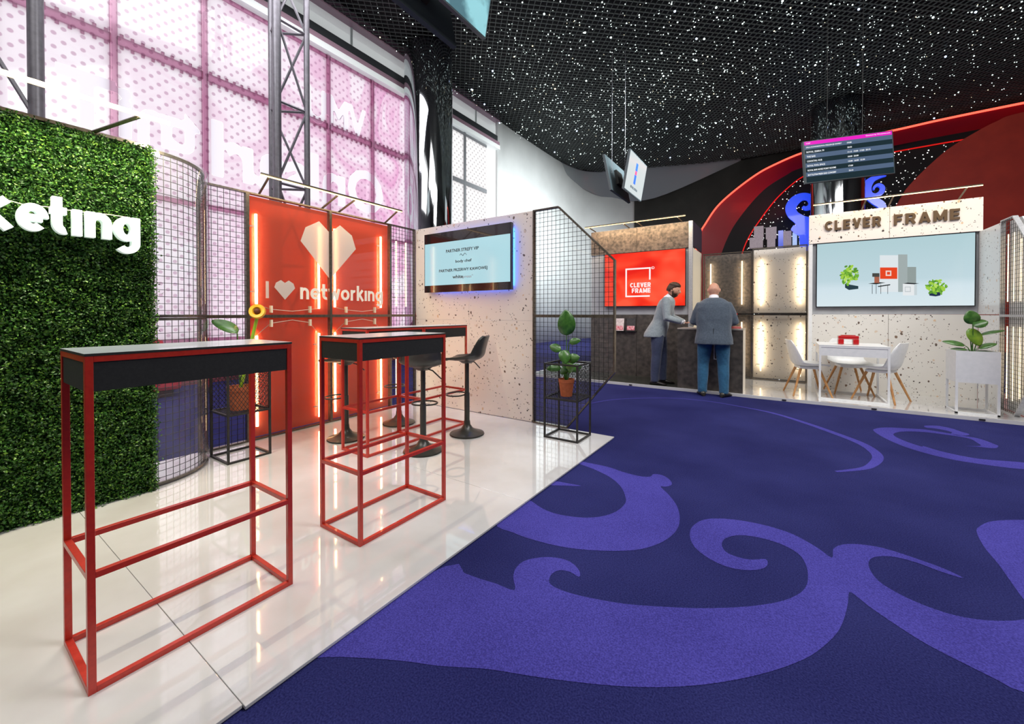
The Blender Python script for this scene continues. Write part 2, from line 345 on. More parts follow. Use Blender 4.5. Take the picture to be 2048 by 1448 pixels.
for i, p in enumerate(wa):
    a = Vector(wa[min(i + 1, len(wa) - 1)]) - Vector(wa[max(i - 1, 0)]); n = Vector((-a.y, a.x)).normalized(); t = i / len(wa)
    w = .012 + .03 * math.sin(PI * max(0, (t - .35) / .65)) ** 1.0 if t > .35 else .012
    L_.append(Vector(p) + n * w); R_.append(Vector(p) - n * w)
mb.rings([[(p.x, p.y, .0015) for p in L_], [(p.x, p.y, .0015) for p in R_]], closed=False, caps=False)
struct(mb.build('floor', [M['carpet'], M['carpet2']], recalc=False))

# back wall / white wall curve and ceiling outline
ceil_edge = [(-8.5, -5), (-8.5, 9), (-8.5, 12.3), (-8.5, 15.1), (-8.2, 17.6), (-7.45, 18.7), (-5.24, 19.5), (-3.2, 20.2), (-1.6, 20.6), (0, 20.7), (9, 20.7)]
wall_line = [(-8.5, 11.7), (-8.5, 14.5), (-8.45, 16.5), (-8.3, 18.2), (-7.9, 19.3), (-7.1, 20.0), (-6.3, 20.5), (-5.2, 20.8), (-3.5, 20.9), (-1.5, 20.9), (9, 20.9)]
mb = MB(); poly = [(a, b) for a, b in ceil_edge] + [(9, -5)]
mb.box(-9.0, 9.2, -5.2, 21.3, 8.28, 8.38)
M['ceil'] = mat('black_ceiling_void', '0c0d0f', .8)
struct(mb.build('ceiling', M['ceil']))
# cove between ceiling edge and wall top
ce = smooth_poly([(-8.5, 13.2, 8.12), (-8.5, 15.1, 8.12), (-8.2, 17.6, 8.12), (-7.45, 18.7, 8.12), (-5.24, 19.4, 8.12), (-3.2, 20.2, 8.12), (-1.6, 20.6, 8.12)], 6, False)
lo = smooth_poly([(-8.52, 13.2, 8.1), (-8.5, 15.0, 7.78), (-8.44, 16.6, 7.5), (-8.2, 18.4, 7.35), (-7.3, 19.85, 7.05), (-5.3, 20.6, 6.95), (-1.6, 20.85, 8.1)], 6, False)
mb = MB(); k = min(len(ce), len(lo)); rg = []
for j in range(9):
    t = j / 8; row = []
    for i in range(k):
        a, b = Vector(ce[i]), Vector(lo[i]); p = a.lerp(b, t); p.z = a.z + (b.z - a.z) * (1 - math.cos(t * PI / 2)) ** .9 ; row.append(tuple(p))
    rg.append(row)
mb.rings(rg, closed=False, caps=False)
M['cove'] = mat('grey_gloss_cove', '8e9496', .3, coat=.4)
struct(mb.build('trim_1', M['cove'], smooth=True, recalc=False))
def wallstrip(name, pts, z0, z1, m, k=6, thick=.12):
    p = smooth_poly(pts, k, False); mb = MB(); r = []
    mb.rings([[(a, b, z0) for a, b in p], [(a, b, z1) for a, b in p]], closed=False, caps=False)
    o = mb.build(name, m, smooth=True, recalc=False); sd = o.modifiers.new('solid', 'SOLIDIFY'); sd.thickness = thick; sd.offset = 0
    return struct(o)
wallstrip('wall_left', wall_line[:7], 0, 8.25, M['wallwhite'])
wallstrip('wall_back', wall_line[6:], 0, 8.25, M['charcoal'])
struct(MB().box(9, 9.15, -5, 21, 0, 8.3).build('wall_right', M['charcoal']))
struct(MB().box(-8.6, 9, -5.15, -5, 0, 8.3).build('wall_front', M['greywall']))
# low wall, header bands over the glazing
struct(MB().box(-8.75, -8.5, -5, 11.7, 0, .72).build('wall_left.001', noise_mat('low_wall', '8a4a58', '7a4250', 3, .6)))
M['mauve'] = mat('mauve_trim', 'b494a4', .4)
M['band'] = None
M['darkband'] = mat('dark_header', '3b3f42', .4)
struct(MB().box(-8.85, -8.4, -5, 11.75, 8.05, 8.3).build('trim_2', M['mauve']))

struct(MB().box(-8.8, -8.47, -5, 11.75, 7.33, 7.55).build('trim_4', M['darkband']))
struct(MB().box(-8.8, -8.42, -5, 11.75, 7.2, 7.33).build('trim_5', M['mauve']))
struct(MB().box(-8.8, -8.4, -5, 11.75, 7.06, 7.2).build('trim_6', mat('led_cornice', 'f0f4f4', .3, emis='eaf6f4', estr=.35)))
# curtain wall: pink printed film with a staggered dot screen
def pane_mat(name, pinkness):
    m = bpy.data.materials.new(name); m.use_nodes = True; m.node_tree.nodes.clear()
    out = N(m, 'ShaderNodeOutputMaterial'); tc = N(m, 'ShaderNodeTexCoord'); sp = N(m, 'ShaderNodeSeparateXYZ'); L(m, tc.outputs['Object'], sp.inputs[0])
    cb = N(m, 'ShaderNodeCombineXYZ'); L(m, sp.outputs['Y'], cb.inputs[0]); L(m, sp.outputs['Z'], cb.inputs[1])
    ms = []
    for off in (0, .5):
        sc = N(m, 'ShaderNodeVectorMath', operation='MULTIPLY_ADD'); sc.inputs[1].default_value = (5.2, 5.2, 0); sc.inputs[2].default_value = (off, off, 0)
        L(m, cb.outputs[0], sc.inputs[0]); fr = N(m, 'ShaderNodeVectorMath', operation='FRACTION'); L(m, sc.outputs[0], fr.inputs[0])
        sb = N(m, 'ShaderNodeVectorMath', operation='SUBTRACT'); sb.inputs[1].default_value = (.5, .5, 0); L(m, fr.outputs[0], sb.inputs[0])
        ln = N(m, 'ShaderNodeVectorMath', operation='LENGTH'); L(m, sb.outputs[0], ln.inputs[0])
        lt = N(m, 'ShaderNodeMapRange'); lt.inputs[1].default_value = .12; lt.inputs[2].default_value = .18; lt.inputs[3].default_value = 1; lt.inputs[4].default_value = 0
        L(m, ln.outputs['Value'], lt.inputs[0]); ms.append(lt.outputs[0])
    mxm = N(m, 'ShaderNodeMath', operation='MAXIMUM'); L(m, ms[0], mxm.inputs[0]); L(m, ms[1], mxm.inputs[1])
    wv = N(m, 'ShaderNodeTexNoise', i_Scale=.55, i_Detail=1.5, i_Distortion=1.6); L(m, cb.outputs[0], wv.inputs['Vector'])
    if pinkness:
        base = ramp(m, wv.outputs[0], [(.38, 'f4e6f2'), (.43, 'e8b8d8'), (.47, 'f0d0e6'), (.52, 'e2a0cc'), (.58, 'ecbcdc'), (.63, 'f4e2f0')])
        yr = N(m, 'ShaderNodeMapRange'); yr.inputs[1].default_value = 1.5; yr.inputs[2].default_value = 7; yr.inputs[3].default_value = .12; yr.inputs[4].default_value = .95
        L(m, sp.outputs['Y'], yr.inputs[0])
        mixw = N(m, 'ShaderNodeMixRGB'); L(m, yr.outputs[0], mixw.inputs[0]); mixw.inputs[1].default_value = (*s2l('f3eef5'), 1); L(m, base.outputs[0], mixw.inputs[2]); bc = mixw.outputs[0]
    else:
        q = N(m, 'ShaderNodeRGB'); q.outputs[0].default_value = (*s2l('fbfafa'), 1); bc = q.outputs[0]
    dot = N(m, 'ShaderNodeMixRGB'); dot.inputs[2].default_value = (*s2l('b583a6' if pinkness else '9a9496'), 1); L(m, bc, dot.inputs[1])
    fd = N(m, 'ShaderNodeMath', operation='MULTIPLY', i_1=.6); L(m, mxm.outputs[0], fd.inputs[0]); L(m, fd.outputs[0], dot.inputs[0])
    tl = N(m, 'ShaderNodeBsdfTranslucent'); L(m, dot.outputs[0], tl.inputs[0])
    tr = N(m, 'ShaderNodeBsdfTransparent'); L(m, dot.outputs[0], tr.inputs[0])
    mx = N(m, 'ShaderNodeMixShader', i_Fac=.12); L(m, tl.outputs[0], mx.inputs[1]); L(m, tr.outputs[0], mx.inputs[2])
    gl = N(m, 'ShaderNodeBsdfGlossy'); gl.inputs['Roughness'].default_value = .05
    m2 = N(m, 'ShaderNodeMixShader', i_Fac=.04); L(m, mx.outputs[0], m2.inputs[1]); L(m, gl.outputs[0], m2.inputs[2])
    L(m, m2.outputs[0], out.inputs[0]); return m
M['pinkpane'] = pane_mat('pink_printed_glazing', True); M['whitepane'] = pane_mat('white_dotted_glazing', False)
M['pinkbar'] = see_through('pink_mullion', 'fad8ea', 'd87cb4', .06, .2)
M['greybar'] = mat('grey_mullion', '8a8c90', .4)
ys = [1.74 + 1.175 * k for k in range(-6, 9)]
PANES = []
def window(idx, y0, y1, pane, bar):
    z0, z1 = .72, 7.06; X = -8.55
    fr = MB().box(X - .05, X + .03, y0 - .02, y0 + .07, z0, z1)
    for z in (z0, 3.1, 5.38, z1 - .1): fr.box(X - .045, X + .025, y0 + .07, y1, z, z + (.13 if z == 5.38 else .08))
    if bar is M['pinkbar']: 
        for j in range(9):
            for z_ in (5.33, 5.512): fr.box(X - .04, X + .02, y0 + .1 + j * .125, y0 + .14 + j * .125, z_, z_ + .048)
    o = struct(fr.build('window_%d' % idx, bar))
    p = MB().box(X - .004, X + .004, y0 + (.002 if pane is M['pinkpane'] else .07), y1 - .002, z0, z1)
    PANES.append(p.build('pane', pane, o))
i = 1
for k in range(len(ys) - 1):
    window(i, ys[k], ys[k + 1], M['pinkpane'] if ys[k] < 7.4 else M['whitepane'], M['pinkbar'] if ys[k] < 7.4 else M['greybar']); i += 1
mb = MB(); mb.add([(-8.6, -5, 7.55), (-8.6, 11.75, 7.55), (-8.6, 11.75, 8.05), (-8.6, -5, 8.05)], [(0, 1, 2, 3)])
for k in range(7): mb.box(-8.62, -8.57, -3.5 + k * 2.35, -3.46 + k * 2.35, 7.55, 8.05)
fc = see_through('frosted_clerestory', 'ffffff', 'dfe8e8', .9, .3); struct(mb.build('window_20', fc, recalc=False))
# white reversed lettering applied to the pink film
lm = bpy.data.materials.new('lavender_letter_film'); lm.use_nodes = True; lm.node_tree.nodes.clear()
_o = N(lm, 'ShaderNodeOutputMaterial'); _t = N(lm, 'ShaderNodeBsdfTranslucent'); _t.inputs[0].default_value = (*s2l('f2eef8'), 1); _p = N(lm, 'ShaderNodeBsdfTransparent'); _p.inputs[0].default_value = (*s2l('f4f0fa'), 1)
_m = N(lm, 'ShaderNodeMixShader', i_Fac=.1); L(lm, _t.outputs[0], _m.inputs[1]); L(lm, _p.outputs[0], _m.inputs[2]); L(lm, _m.outputs[0], _o.inputs[0])
T = WX(-8.55)
for txt, pa, pb, lb in (('Onlsarl', (422, 243, 356), (766, 347, 432), 'lower pale reversed lettering on pink glazing behind the lattice column'),
                        ('VMU', (612, 186, 255), (732, 205, 272), 'upper pale reversed capitals on pink glazing right of lattice column'),
                        ('tniT', (110, 150, 262), (400, 200, 300), 'pale reversed lettering on pink glazing above the grass wall')):
    A, B = on_x(pa[0], pa[1], -8.55), on_x(pa[0], pa[2], -8.55); C_, D_ = on_x(pb[0], pb[1], -8.55), on_x(pb[0], pb[2], -8.55)
    zb, zt = (B.z + D_.z) / 2, (A.z + C_.z) / 2
    m_ = MB(); text_fit(m_, txt, T, A.y, C_.y, zb, zt, -.05, .05, .03, True)
    cut = m_.build('cutter', lm); rm = cut.modifiers.new('r', 'REMESH'); rm.mode = 'VOXEL'; rm.voxel_size = .022
    ct_me = bpy.data.meshes.new_from_object(cut.evaluated_get(bpy.context.evaluated_depsgraph_get())); cut.modifiers.clear(); cut.data = ct_me
    # visible lettering: the cutter's outline taken as a thin sheet in the glass plane
    bb_ = bmesh.new(); bb_.from_mesh(ct_me)
    bmesh.ops.delete(bb_, geom=[f_ for f_ in bb_.faces if f_.normal.x < .5], context='FACES')
    for v in bb_.verts: v.co.x = -8.546
    lme = bpy.data.meshes.new('window_lettering'); bb_.to_mesh(lme); bb_.free(); lme.materials.clear(); lme.materials.append(lm)
    lo_ = bpy.data.objects.new('window_lettering', lme); COL.objects.link(lo_); tag(lo_, lb, 'lettering')
    ya, yb = min(A.y, C_.y), max(A.y, C_.y)
    for p in PANES:
        v = [q.co.y for q in p.data.vertices]
        if max(v) > ya and min(v) < yb:
            bo = p.modifiers.new('cut', 'BOOLEAN'); bo.operation = 'DIFFERENCE'; bo.object = cut; bo.solver = 'EXACT'
            nm_ = bpy.data.meshes.new_from_object(p.evaluated_get(bpy.context.evaluated_depsgraph_get())); p.modifiers.clear()
            if len(nm_.polygons) > 3: p.data = nm_
    bpy.data.objects.remove(cut)
for p in PANES:   # keep one skin of every pane: a printed film, not two
    bb_ = bmesh.new(); bb_.from_mesh(p.data); bmesh.ops.recalc_face_normals(bb_, faces=bb_.faces)
    bmesh.ops.delete(bb_, geom=[f_ for f_ in bb_.faces if f_.normal.x < .5], context='FACES'); bb_.to_mesh(p.data); bb_.free()

# ceiling grid
ang = YAW + math.radians(8); cs, sn = math.cos(ang), math.sin(ang); cell = .133
mb = MB(); cx0, cy0 = 0, 8; inside = [Vector((a, b)) for a, b in poly]
def clip(p, d):
    """clip an infinite line with the ceiling polygon, return the longest inner span"""
    ts = []
    for i in range(len(inside)):
        a, b = inside[i], inside[(i + 1) % len(inside)]; e = b - a; den = d.x * e.y - d.y * e.x
        if abs(den) < 1e-9: continue
        w = a - p; t = (w.x * e.y - w.y * e.x) / den; u = (w.x * d.y - w.y * d.x) / den
        if 0 <= u <= 1: ts.append(t)
    return (min(ts), max(ts)) if len(ts) > 1 else None
for fam in (0, 1):
    d = Vector((-sn, cs)) if fam == 0 else Vector((cs, sn)); n = Vector((cs, sn)) if fam == 0 else Vector((-sn, cs))
    for k in range(-150, 151):
        r = clip(Vector((cx0, cy0)) + n * cell * k, d)
        if not r: continue
        p0 = Vector((cx0, cy0)) + n * cell * k + d * r[0]; p1 = Vector((cx0, cy0)) + n * cell * k + d * r[1]; h = n * .003
        z0, z1 = 8.08, 8.11
        mb.add([(*(p0 - h), z0), (*(p0 + h), z0), (*(p1 + h), z0), (*(p1 - h), z0), (*(p0 - h), z1), (*(p0 + h), z1), (*(p1 + h), z1), (*(p1 - h), z1)],
               [(0, 1, 2, 3), (0, 4, 5, 1), (1, 5, 6, 2), (2, 6, 7, 3), (3, 7, 4, 0)])
struct(mb.build('ceiling.001', mat('grid_steel', '747b78', .4, metal=.3), recalc=False))

# chrome columns
def column(name, x, y, r, label, m):
    o = MB().lathe([(r * .99, 0), (r, .02), (r, 4), (r, 8.05)], (0, 0, 0), 64).build(name, m, smooth=True)
    o.location = (x, y, 0); return tag(o, label, 'column', 'polished columns')
column('column', -7.73, 7.60, .62, 'polished steel column reflecting the star lights beside pink glazing', M['chrome'])
column('column', 1.45, 17.0, .70, 'polished steel column behind the schedule screen', M['chrome'])

# lattice columns
def lattice(A, B, Cc, rA, label):
    o = empty('lattice_column', (A[0], A[1], 0), 0, label, 'column')
    m_ = lambda p: (p[0] - A[0], p[1] - A[1])
    for p, r in ((A, rA), (B, rA * .72), (Cc, rA * .72)):
        q = m_(p); MB().tube([(*q, 0), (*q, 8.2)], r, 16).build('chord', M['lattice'], o, smooth=True)
    z = .7; k = 0
    while z < 8:
        for P, Q in ((A, B), (B, Cc), (Cc, A)):
            p, q = m_(P), m_(Q)
            MB().tube([(*p, z), (*q, z)], .022, 6).build('strut', M['lattice'], o, smooth=True)
            if P is Cc: continue
            a, b = (p, q) if k % 2 == 0 else (q, p)
            MB().tube([(*a, z), (*b, z + 1.36)], .022, 6).build('brace', M['lattice'], o, smooth=True)
        z += 1.36; k += 1
lattice((-7.0, 3.42), (-7.0, 3.93), (-7.45, 3.55), .066, 'grey steel lattice column behind the heart panel')
lattice((-7.0, .81), (-7.0, .16), (-7.4, .5), .066, 'grey steel lattice column behind the grass wall')

# red sofas seen through the mesh
rs = noise_mat('red_sofa_fabric', 'b8283c', 'cc3448', 12, .8)
for y0, lb in ((.62, 'red sofa behind the curved mesh, nearer grass wall'), (3.62, 'red sofa behind the plant stand and heart panel')):
    o = empty('sofa', (-7.93, y0, 0), 0, lb, 'sofa', 'red sofas by the glazing')
    MB().box(-.4, .45, 0, 1.65, .1, .42).build('seat', rs, o, bevel=.05)
    MB().box(-.55, -.3, 0, 1.65, .1, .82).build('backrest', rs, o, bevel=.06)
    for s in (0, 1.5): MB().box(-.4, .40, s, s + .15, .1, .6).build('armrest', rs, o, bevel=.04)
    MB().box(-.45, .35, .08, 1.57, 0, .1).build('plinth', M['black'], o)

# ================================================================== ARCH WALL
AY = 20.0
Ta = WY(AY)
outer = [(8.9, 7.83), (6.39, 7.81), (4.49, 7.77), (3.36, 7.71), (2.0, 7.66), (0.63, 7.5), (-0.37, 7.2), (-0.98, 6.92), (-1.77, 6.38), (-2.39, 5.83), (-2.84, 5.16), (-3.07, 4.71), (-3.3, 3.6), (-3.45, 2), (-3.5, 0)]
inner = [(8.9, 7.35), (6.4, 7.35), (4.5, 7.32), (3.36, 7.28), (2.0, 7.25), (0.52, 7.01), (0.06, 6.82), (-0.54, 6.48), (-0.98, 6.07), (-1.44, 5.5), (-1.86, 4.85), (-2.21, 3.99), (-2.45, 3), (-2.6, 1.5), (-2.65, 0)]
neon2 = [(8.9, 7.12), (4.5, 7.1), (2.0, 7.02), (1.2, 6.9), (0.6, 6.67), (0.21, 6.39), (-0.22, 5.98), (-0.58, 5.51), (-0.8, 5.18), (-1.09, 4.72), (-1.34, 4.2), (-1.5, 3.6), (-1.6, 2.5), (-1.65, 1.2), (-1.66, 0)]
so, si, sn2 = (smooth_poly(x, 5, False) for x in (outer, inner, neon2))
arch = empty('arch_portal', (0, AY, 0), 0, 'sweeping red arch portal with a glowing neon outer edge on dark wall', 'arch')
def rel(mb_): mb_.v = [(a, b - AY, c) for a, b, c in mb_.v]; return mb_
mb = MB(); mb.rings([[Ta(a, b, .55) for a, b in so], [Ta(a, b, .2) for a, b in si]], closed=False, caps=False); mb.rings([[Ta(a, b, .55) for a, b in so], [Ta(a, b, -.6) for a, b in so]], closed=False, caps=False)
M['redlac'] = mat('deep_red_lacquer', 'a81626', .4, coat=.3)
rel(mb).build('band', M['redlac'], arch, smooth=True)
mb = MB(); mb.rings([[Ta(a, b, .2) for a, b in si], [Ta(a, b, .1) for a, b in sn2]], closed=False, caps=False)
M['blk'] = mat('black_gloss_panel', '0e0d10', .7); rel(mb).build('recess', M['blk'], arch, smooth=True)
rel(MB().tube([Ta(a, b, .57) for a, b in so], .035, 6)).build('neon_edge', mat('red_neon', 'ff5040', .5, emis='ff5844', estr=2.2), arch, smooth=True)
rel(MB().tube([Ta(a, b, .12) for a, b in sn2], .022, 6)).build('neon_trim', mat('dark_red_neon', 'c02018', .5, emis='e01c18', estr=.8), arch, smooth=True)
area('arch_glow', (-.5, 19.0, 5.4), (-1.5, 20, 6.4), 2.0, .3, 5, s2l('ff4030'))
# starry inner panel
def starry(name, scale=20, thr=.17):
    m = mat(name, '08080a', .7); v = objco(m)
    vo = N(m, 'ShaderNodeTexVoronoi', i_Scale=scale * .45); L(m, v, vo.inputs['Vector'])
    lt = N(m, 'ShaderNodeMath', operation='LESS_THAN', i_1=thr); L(m, vo.outputs['Distance'], lt.inputs[0])
    sp = N(m, 'ShaderNodeSeparateColor'); L(m, vo.outputs['Color'], sp.inputs[0])
    mu = N(m, 'ShaderNodeMath', operation='MULTIPLY'); L(m, lt.outputs[0], mu.inputs[0]); L(m, sp.outputs[0], mu.inputs[1])
    m3 = N(m, 'ShaderNodeMath', operation='MULTIPLY', i_1=3.0); L(m, mu.outputs[0], m3.inputs[0])
    r = ramp(m, sp.outputs[1], [(0, 'ffd8a0'), (.5, 'ffffff'), (1, 'bfe0c0')]); L(m, r.outputs[0], BS(m).inputs['Emission Color']); L(m, m3.outputs[0], BS(m).inputs['Emission Strength'])
    m.cycles.emission_sampling = 'NONE'; return m
M['starry'] = starry('glitter_black_wall')
mb = MB(); pl = [(a, b) for a, b in sn2] + [(8.9, 0)]; mb.sheet(pl, WY(AY - .05)); rel(mb).build('glitter_wall', M['starry'], arch, recalc=False)
# big red disc wall on the right
disc = smooth_poly([(2.3, 0), (2.6, 2.2), (3.0, 4.2), (3.45, 5.37), (3.66, 5.74), (4.08, 6.25), (4.56, 6.73), (5.12, 7.1), (5.62, 7.36), (6.2, 7.5), (8.9, 7.6)], 5, False) + [(8.9, 0)]
mb = MB().prism(disc, WY(19.6), .25)
tag(mb.build('red_wall_panel', noise_mat('matte_red_panel', 'd8402e', 'c8382a', 2, .6)), 'huge matte red panel with a curved edge at the far right', 'wall panel')
# blue scrolls
M['blue'] = mat('blue_lit_acrylic', '2050f0', .25, coat=.5, emis='1c48ff', estr=.75)
def px19(l, Y=19.3):
    k = 8.046; o = []
    for a, b, w in l:
        p = on_y(1400 + a / k, 340 + b / k, Y); o.append((p.x, p.z, w / k * Y / 807 * .95))
    return o
mb = MB(); ribbon(mb, px19([(1650, 600, 30), (1700, 625, 55), (1770, 600, 70), (1800, 530, 80), (1750, 450, 85), (1640, 440, 100), (1530, 500, 125), (1460, 610, 125), (1490, 720, 120), (1590, 800, 130), (1700, 880, 190), (1780, 960, 150), (1880, 1000, 60)]), WY(19.3))
ribbon(mb, px19([(1480, 930, 60), (1560, 960, 110), (1680, 1010, 150), (1720, 1120, 170), (1700, 1300, 120)]), WY(19.32)); mb.v = list(mb.v)
rel(mb).build('scroll_ornament', M['blue'], arch)
def px5(l, Y=18.2):
    o = []
    for a, b, w in l:
        p = on_y(1600 + a / 7.24, 240 + b / 7.24, Y); o.append((p.x, p.z, w / 7.24 * Y / 807 * .8))
    return o
mb = MB(); ribbon(mb, px5([(1240, 820, 8), (1120, 840, 45), (1030, 880, 80), (960, 960, 110), (945, 1040, 120), (1000, 1100, 90), (1090, 1105, 60), (1165, 1060, 60), (1185, 990, 50), (1135, 950, 42), (1075, 975, 30), (1060, 1020, 16)]), WY(18.2))
ribbon(mb, px5([(930, 1040, 60), (1000, 1120, 80), (1080, 1180, 90), (1160, 1230, 90), (1210, 1300, 60)]), WY(18.22))
rel(mb).build('scroll_ornament', M['blue'], arch)
# lit interior seen under the arch: picture wall blocks
Yp = 19.6
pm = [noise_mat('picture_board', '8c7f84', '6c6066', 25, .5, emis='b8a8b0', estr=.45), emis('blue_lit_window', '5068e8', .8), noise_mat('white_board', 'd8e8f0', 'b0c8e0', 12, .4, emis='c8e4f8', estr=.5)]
n_ = 0
for (x0, y0, x1, y1, k) in ((870, 915, 1020, 1080, 0), (1060, 930, 1230, 1090, 0), (800, 1095, 1010, 1240, 0), (1080, 1110, 1210, 1240, 0), (1260, 980, 1340, 1235, 1), (1340, 990, 1470, 1200, 0), (1490, 1010, 1560, 1210, 2), (1600, 1010, 1670, 1210, 2)):
    a = on_y(1400 + x0 / 8.046, 340 + y0 / 8.046, Yp); b = on_y(1400 + x1 / 8.046, 340 + y1 / 8.046, Yp)
    lb = ['grey picture board under the arch, top left', 'grey picture board under the arch, top middle', 'grey picture board under the arch, bottom left', 'grey picture board under the arch, bottom middle', 'blue lit strip window under the arch', 'brown picture board beside the blue strip window', 'left bright board beneath the blue scroll', 'right bright board beneath the blue scroll'][n_]; n_ += 1
    tag(MB().box(a.x, b.x, Yp - .05, Yp + .25, a.z, b.z).build('picture_board', pm[k]), lb, 'picture board', 'boards seen under the arch')

# ================================================================== STAR LIGHTS
ico = bmesh.new(); bmesh.ops.create_icosphere(ico, subdivisions=1, radius=1)
iv = [tuple(v.co) for v in ico.verts]; ifc = [tuple(v.index for v in f.verts) for f in ico.faces]; ico.free()
SM = [mat('star_led_' + n, 'ffffff', .5, emis=c, estr=s, noemit=True) for n, c, s in (('white', 'e8fff8', 2.6), ('warm', 'fff0c0', 2.4), ('blue', 'c0d8ff', 4.5))]
star_me = []
for m in SM:
    me = bpy.data.meshes.new('star_light'); me.from_pydata(iv, [], ifc); me.materials.append(m); star_me.append(me)
rnd = random.Random(5); pts = []
def in_poly(x, y):
    c = False; n = len(poly)
    for i in range(n):
        (x1, y1), (x2, y2) = poly[i], poly[(i + 1) % n]
        if (y1 > y) != (y2 > y) and x < (x2 - x1) * (y - y1) / (y2 - y1) + x1: c = not c
    return c
ce2 = math.cos(ang)
while len(pts) < 2100:
    x, y = rnd.uniform(-8.3, 8.8), rnd.uniform(3, 20.6)
    if not in_poly(x - .2, y + .9 * min(1, max(0, (y - 10) / 5))) : continue
    r = x * _c + y * _s; d = -x * _s + y * _c
    if d < 8.0 or abs(r / d) > 1.33: continue
    if x < -6.5 and rnd.random() < .45: continue
    if y > 14 and rnd.random() < .35 or y > 16.5 and rnd.random() < .5 or (x - 1.45) ** 2 + (y - 17) ** 2 < .9 or y > 19.3: continue
    z = 8.02 - abs(rnd.gauss(0, .1)); q = rnd.random()
    pts.append((d, x, y, z, (.006 if q < .35 else .0095 if q < .85 else .014 if q < .975 else .021) * (.95 + d / 40), 2 if q > .985 else (1 if rnd.random() < .06 else 0)))
pts.sort()
for d, x, y, z, r, k in pts[:300]:
    o = bpy.data.objects.new('star_light', star_me[k]); COL.objects.link(o); o.location = (x, y, z); o.scale = (r,) * 3
    tag(o, ('tiny white star light hanging just under the black ceiling grid', 'tiny warm yellowish star light hanging just under the black ceiling grid', 'extra bright bluish star light hanging under the black ceiling grid')[k], 'ceiling light', 'star lights under the ceiling grid')
mb = MB()
for d, x, y, z, r, k in pts[300:]:
    mb.cur = k; mb.add([(x + a * r, y + b * r, z + c * r) for a, b, c in iv], ifc)
tag(mb.build('star_lights', SM, recalc=False), 'hundreds of tiny distant star lights under the far ceiling grid', 'ceiling lights', kind='stuff')

# ================================================================== LEFT BOOTH
PX, WYY, WXX = -1.382, 3.881, -4.224
mb = MB()
for y0, y1 in ((-1.4, .568), (.57, 2.22), (2.222, 3.875)):
    e = 0 if y0 > 0 else -.015
    mb.cur = 0; mb.box(-6 if y0 < 0 else WXX - .04, PX + e, y0, y1, .004, .016); mb.cur = 1; mb.box(-6 if y0 < 0 else WXX - .04, PX + e - .004, y0, y1, 0, .004)
mb.cur = 0
o = mb.build('stand_floor', [M['floor_tile'], M['black']], bevel=.0015)
tag(o, 'polished white raised floor under the red bar tables', 'stand floor')

# --- framed panels
def cable_set(o, T, a0, a1, ztop, m, z0):
    pass
def mesh_wires(mb_, T, outline, step=.049, r=.0025, c=.02):
    """square wire mesh clipped to a convex outline [(a,b)]"""
    def span(fix, ax):
        ts = []
        n = len(outline)
        for i in range(n):
            p, q = outline[i], outline[(i + 1) % n]
            if (p[ax] - fix) * (q[ax] - fix) < 0:
                t = (fix - p[ax]) / (q[ax] - p[ax]); ts.append(p[1 - ax] + t * (q[1 - ax] - p[1 - ax]))
        return (min(ts), max(ts)) if len(ts) > 1 else None
    for ax in (0, 1):
        lo_, hi_ = min(p[ax] for p in outline), max(p[ax] for p in outline)
        k = lo_ + step * .6
        while k < hi_ - .01:
            s = span(k, ax)
            if s:
                P = [(k, s[0]), (k, s[1])] if ax == 0 else [(s[0], k), (s[1], k)]
                mb_.tube([T(*P[0], c), T(*P[1], c)], r, 4, caps=False)
            k += step
def frame_poly(mb_, T, outline, w=.015, dp=.045):
    n = len(outline); cxm = sum(p[0] for p in outline) / n; czm = sum(p[1] for p in outline) / n
    ins = []
    for i in range(n):
        p0, p, p1 = Vector(outline[i - 1]), Vector(outline[i]), Vector(outline[(i + 1) % n])
        d0 = (p - p0).normalized(); d1 = (p1 - p).normalized(); n0 = Vector((-d0.y, d0.x)); n1 = Vector((-d1.y, d1.x))
        if n0.dot(Vector((cxm, czm)) - p) < 0: n0 = -n0
        if n1.dot(Vector((cxm, czm)) - p) < 0: n1 = -n1
        b = (n0 + n1).normalized(); ins.append(p + b * w / max(.3, b.dot(n0)))
    for i in range(n):
        j = (i + 1) % n; a, b, c, d = outline[i], outline[j], ins[j], ins[i]
        mb_.add([T(*a, -dp / 2), T(*b, -dp / 2), T(*c, -dp / 2), T(*d, -dp / 2), T(*a, dp / 2), T(*b, dp / 2), T(*c, dp / 2), T(*d, dp / 2)],
                [(0, 1, 2, 3), (4, 7, 6, 5), (0, 4, 5, 1), (1, 5, 6, 2), (2, 6, 7, 3), (3, 7, 4, 0)])
    return ins
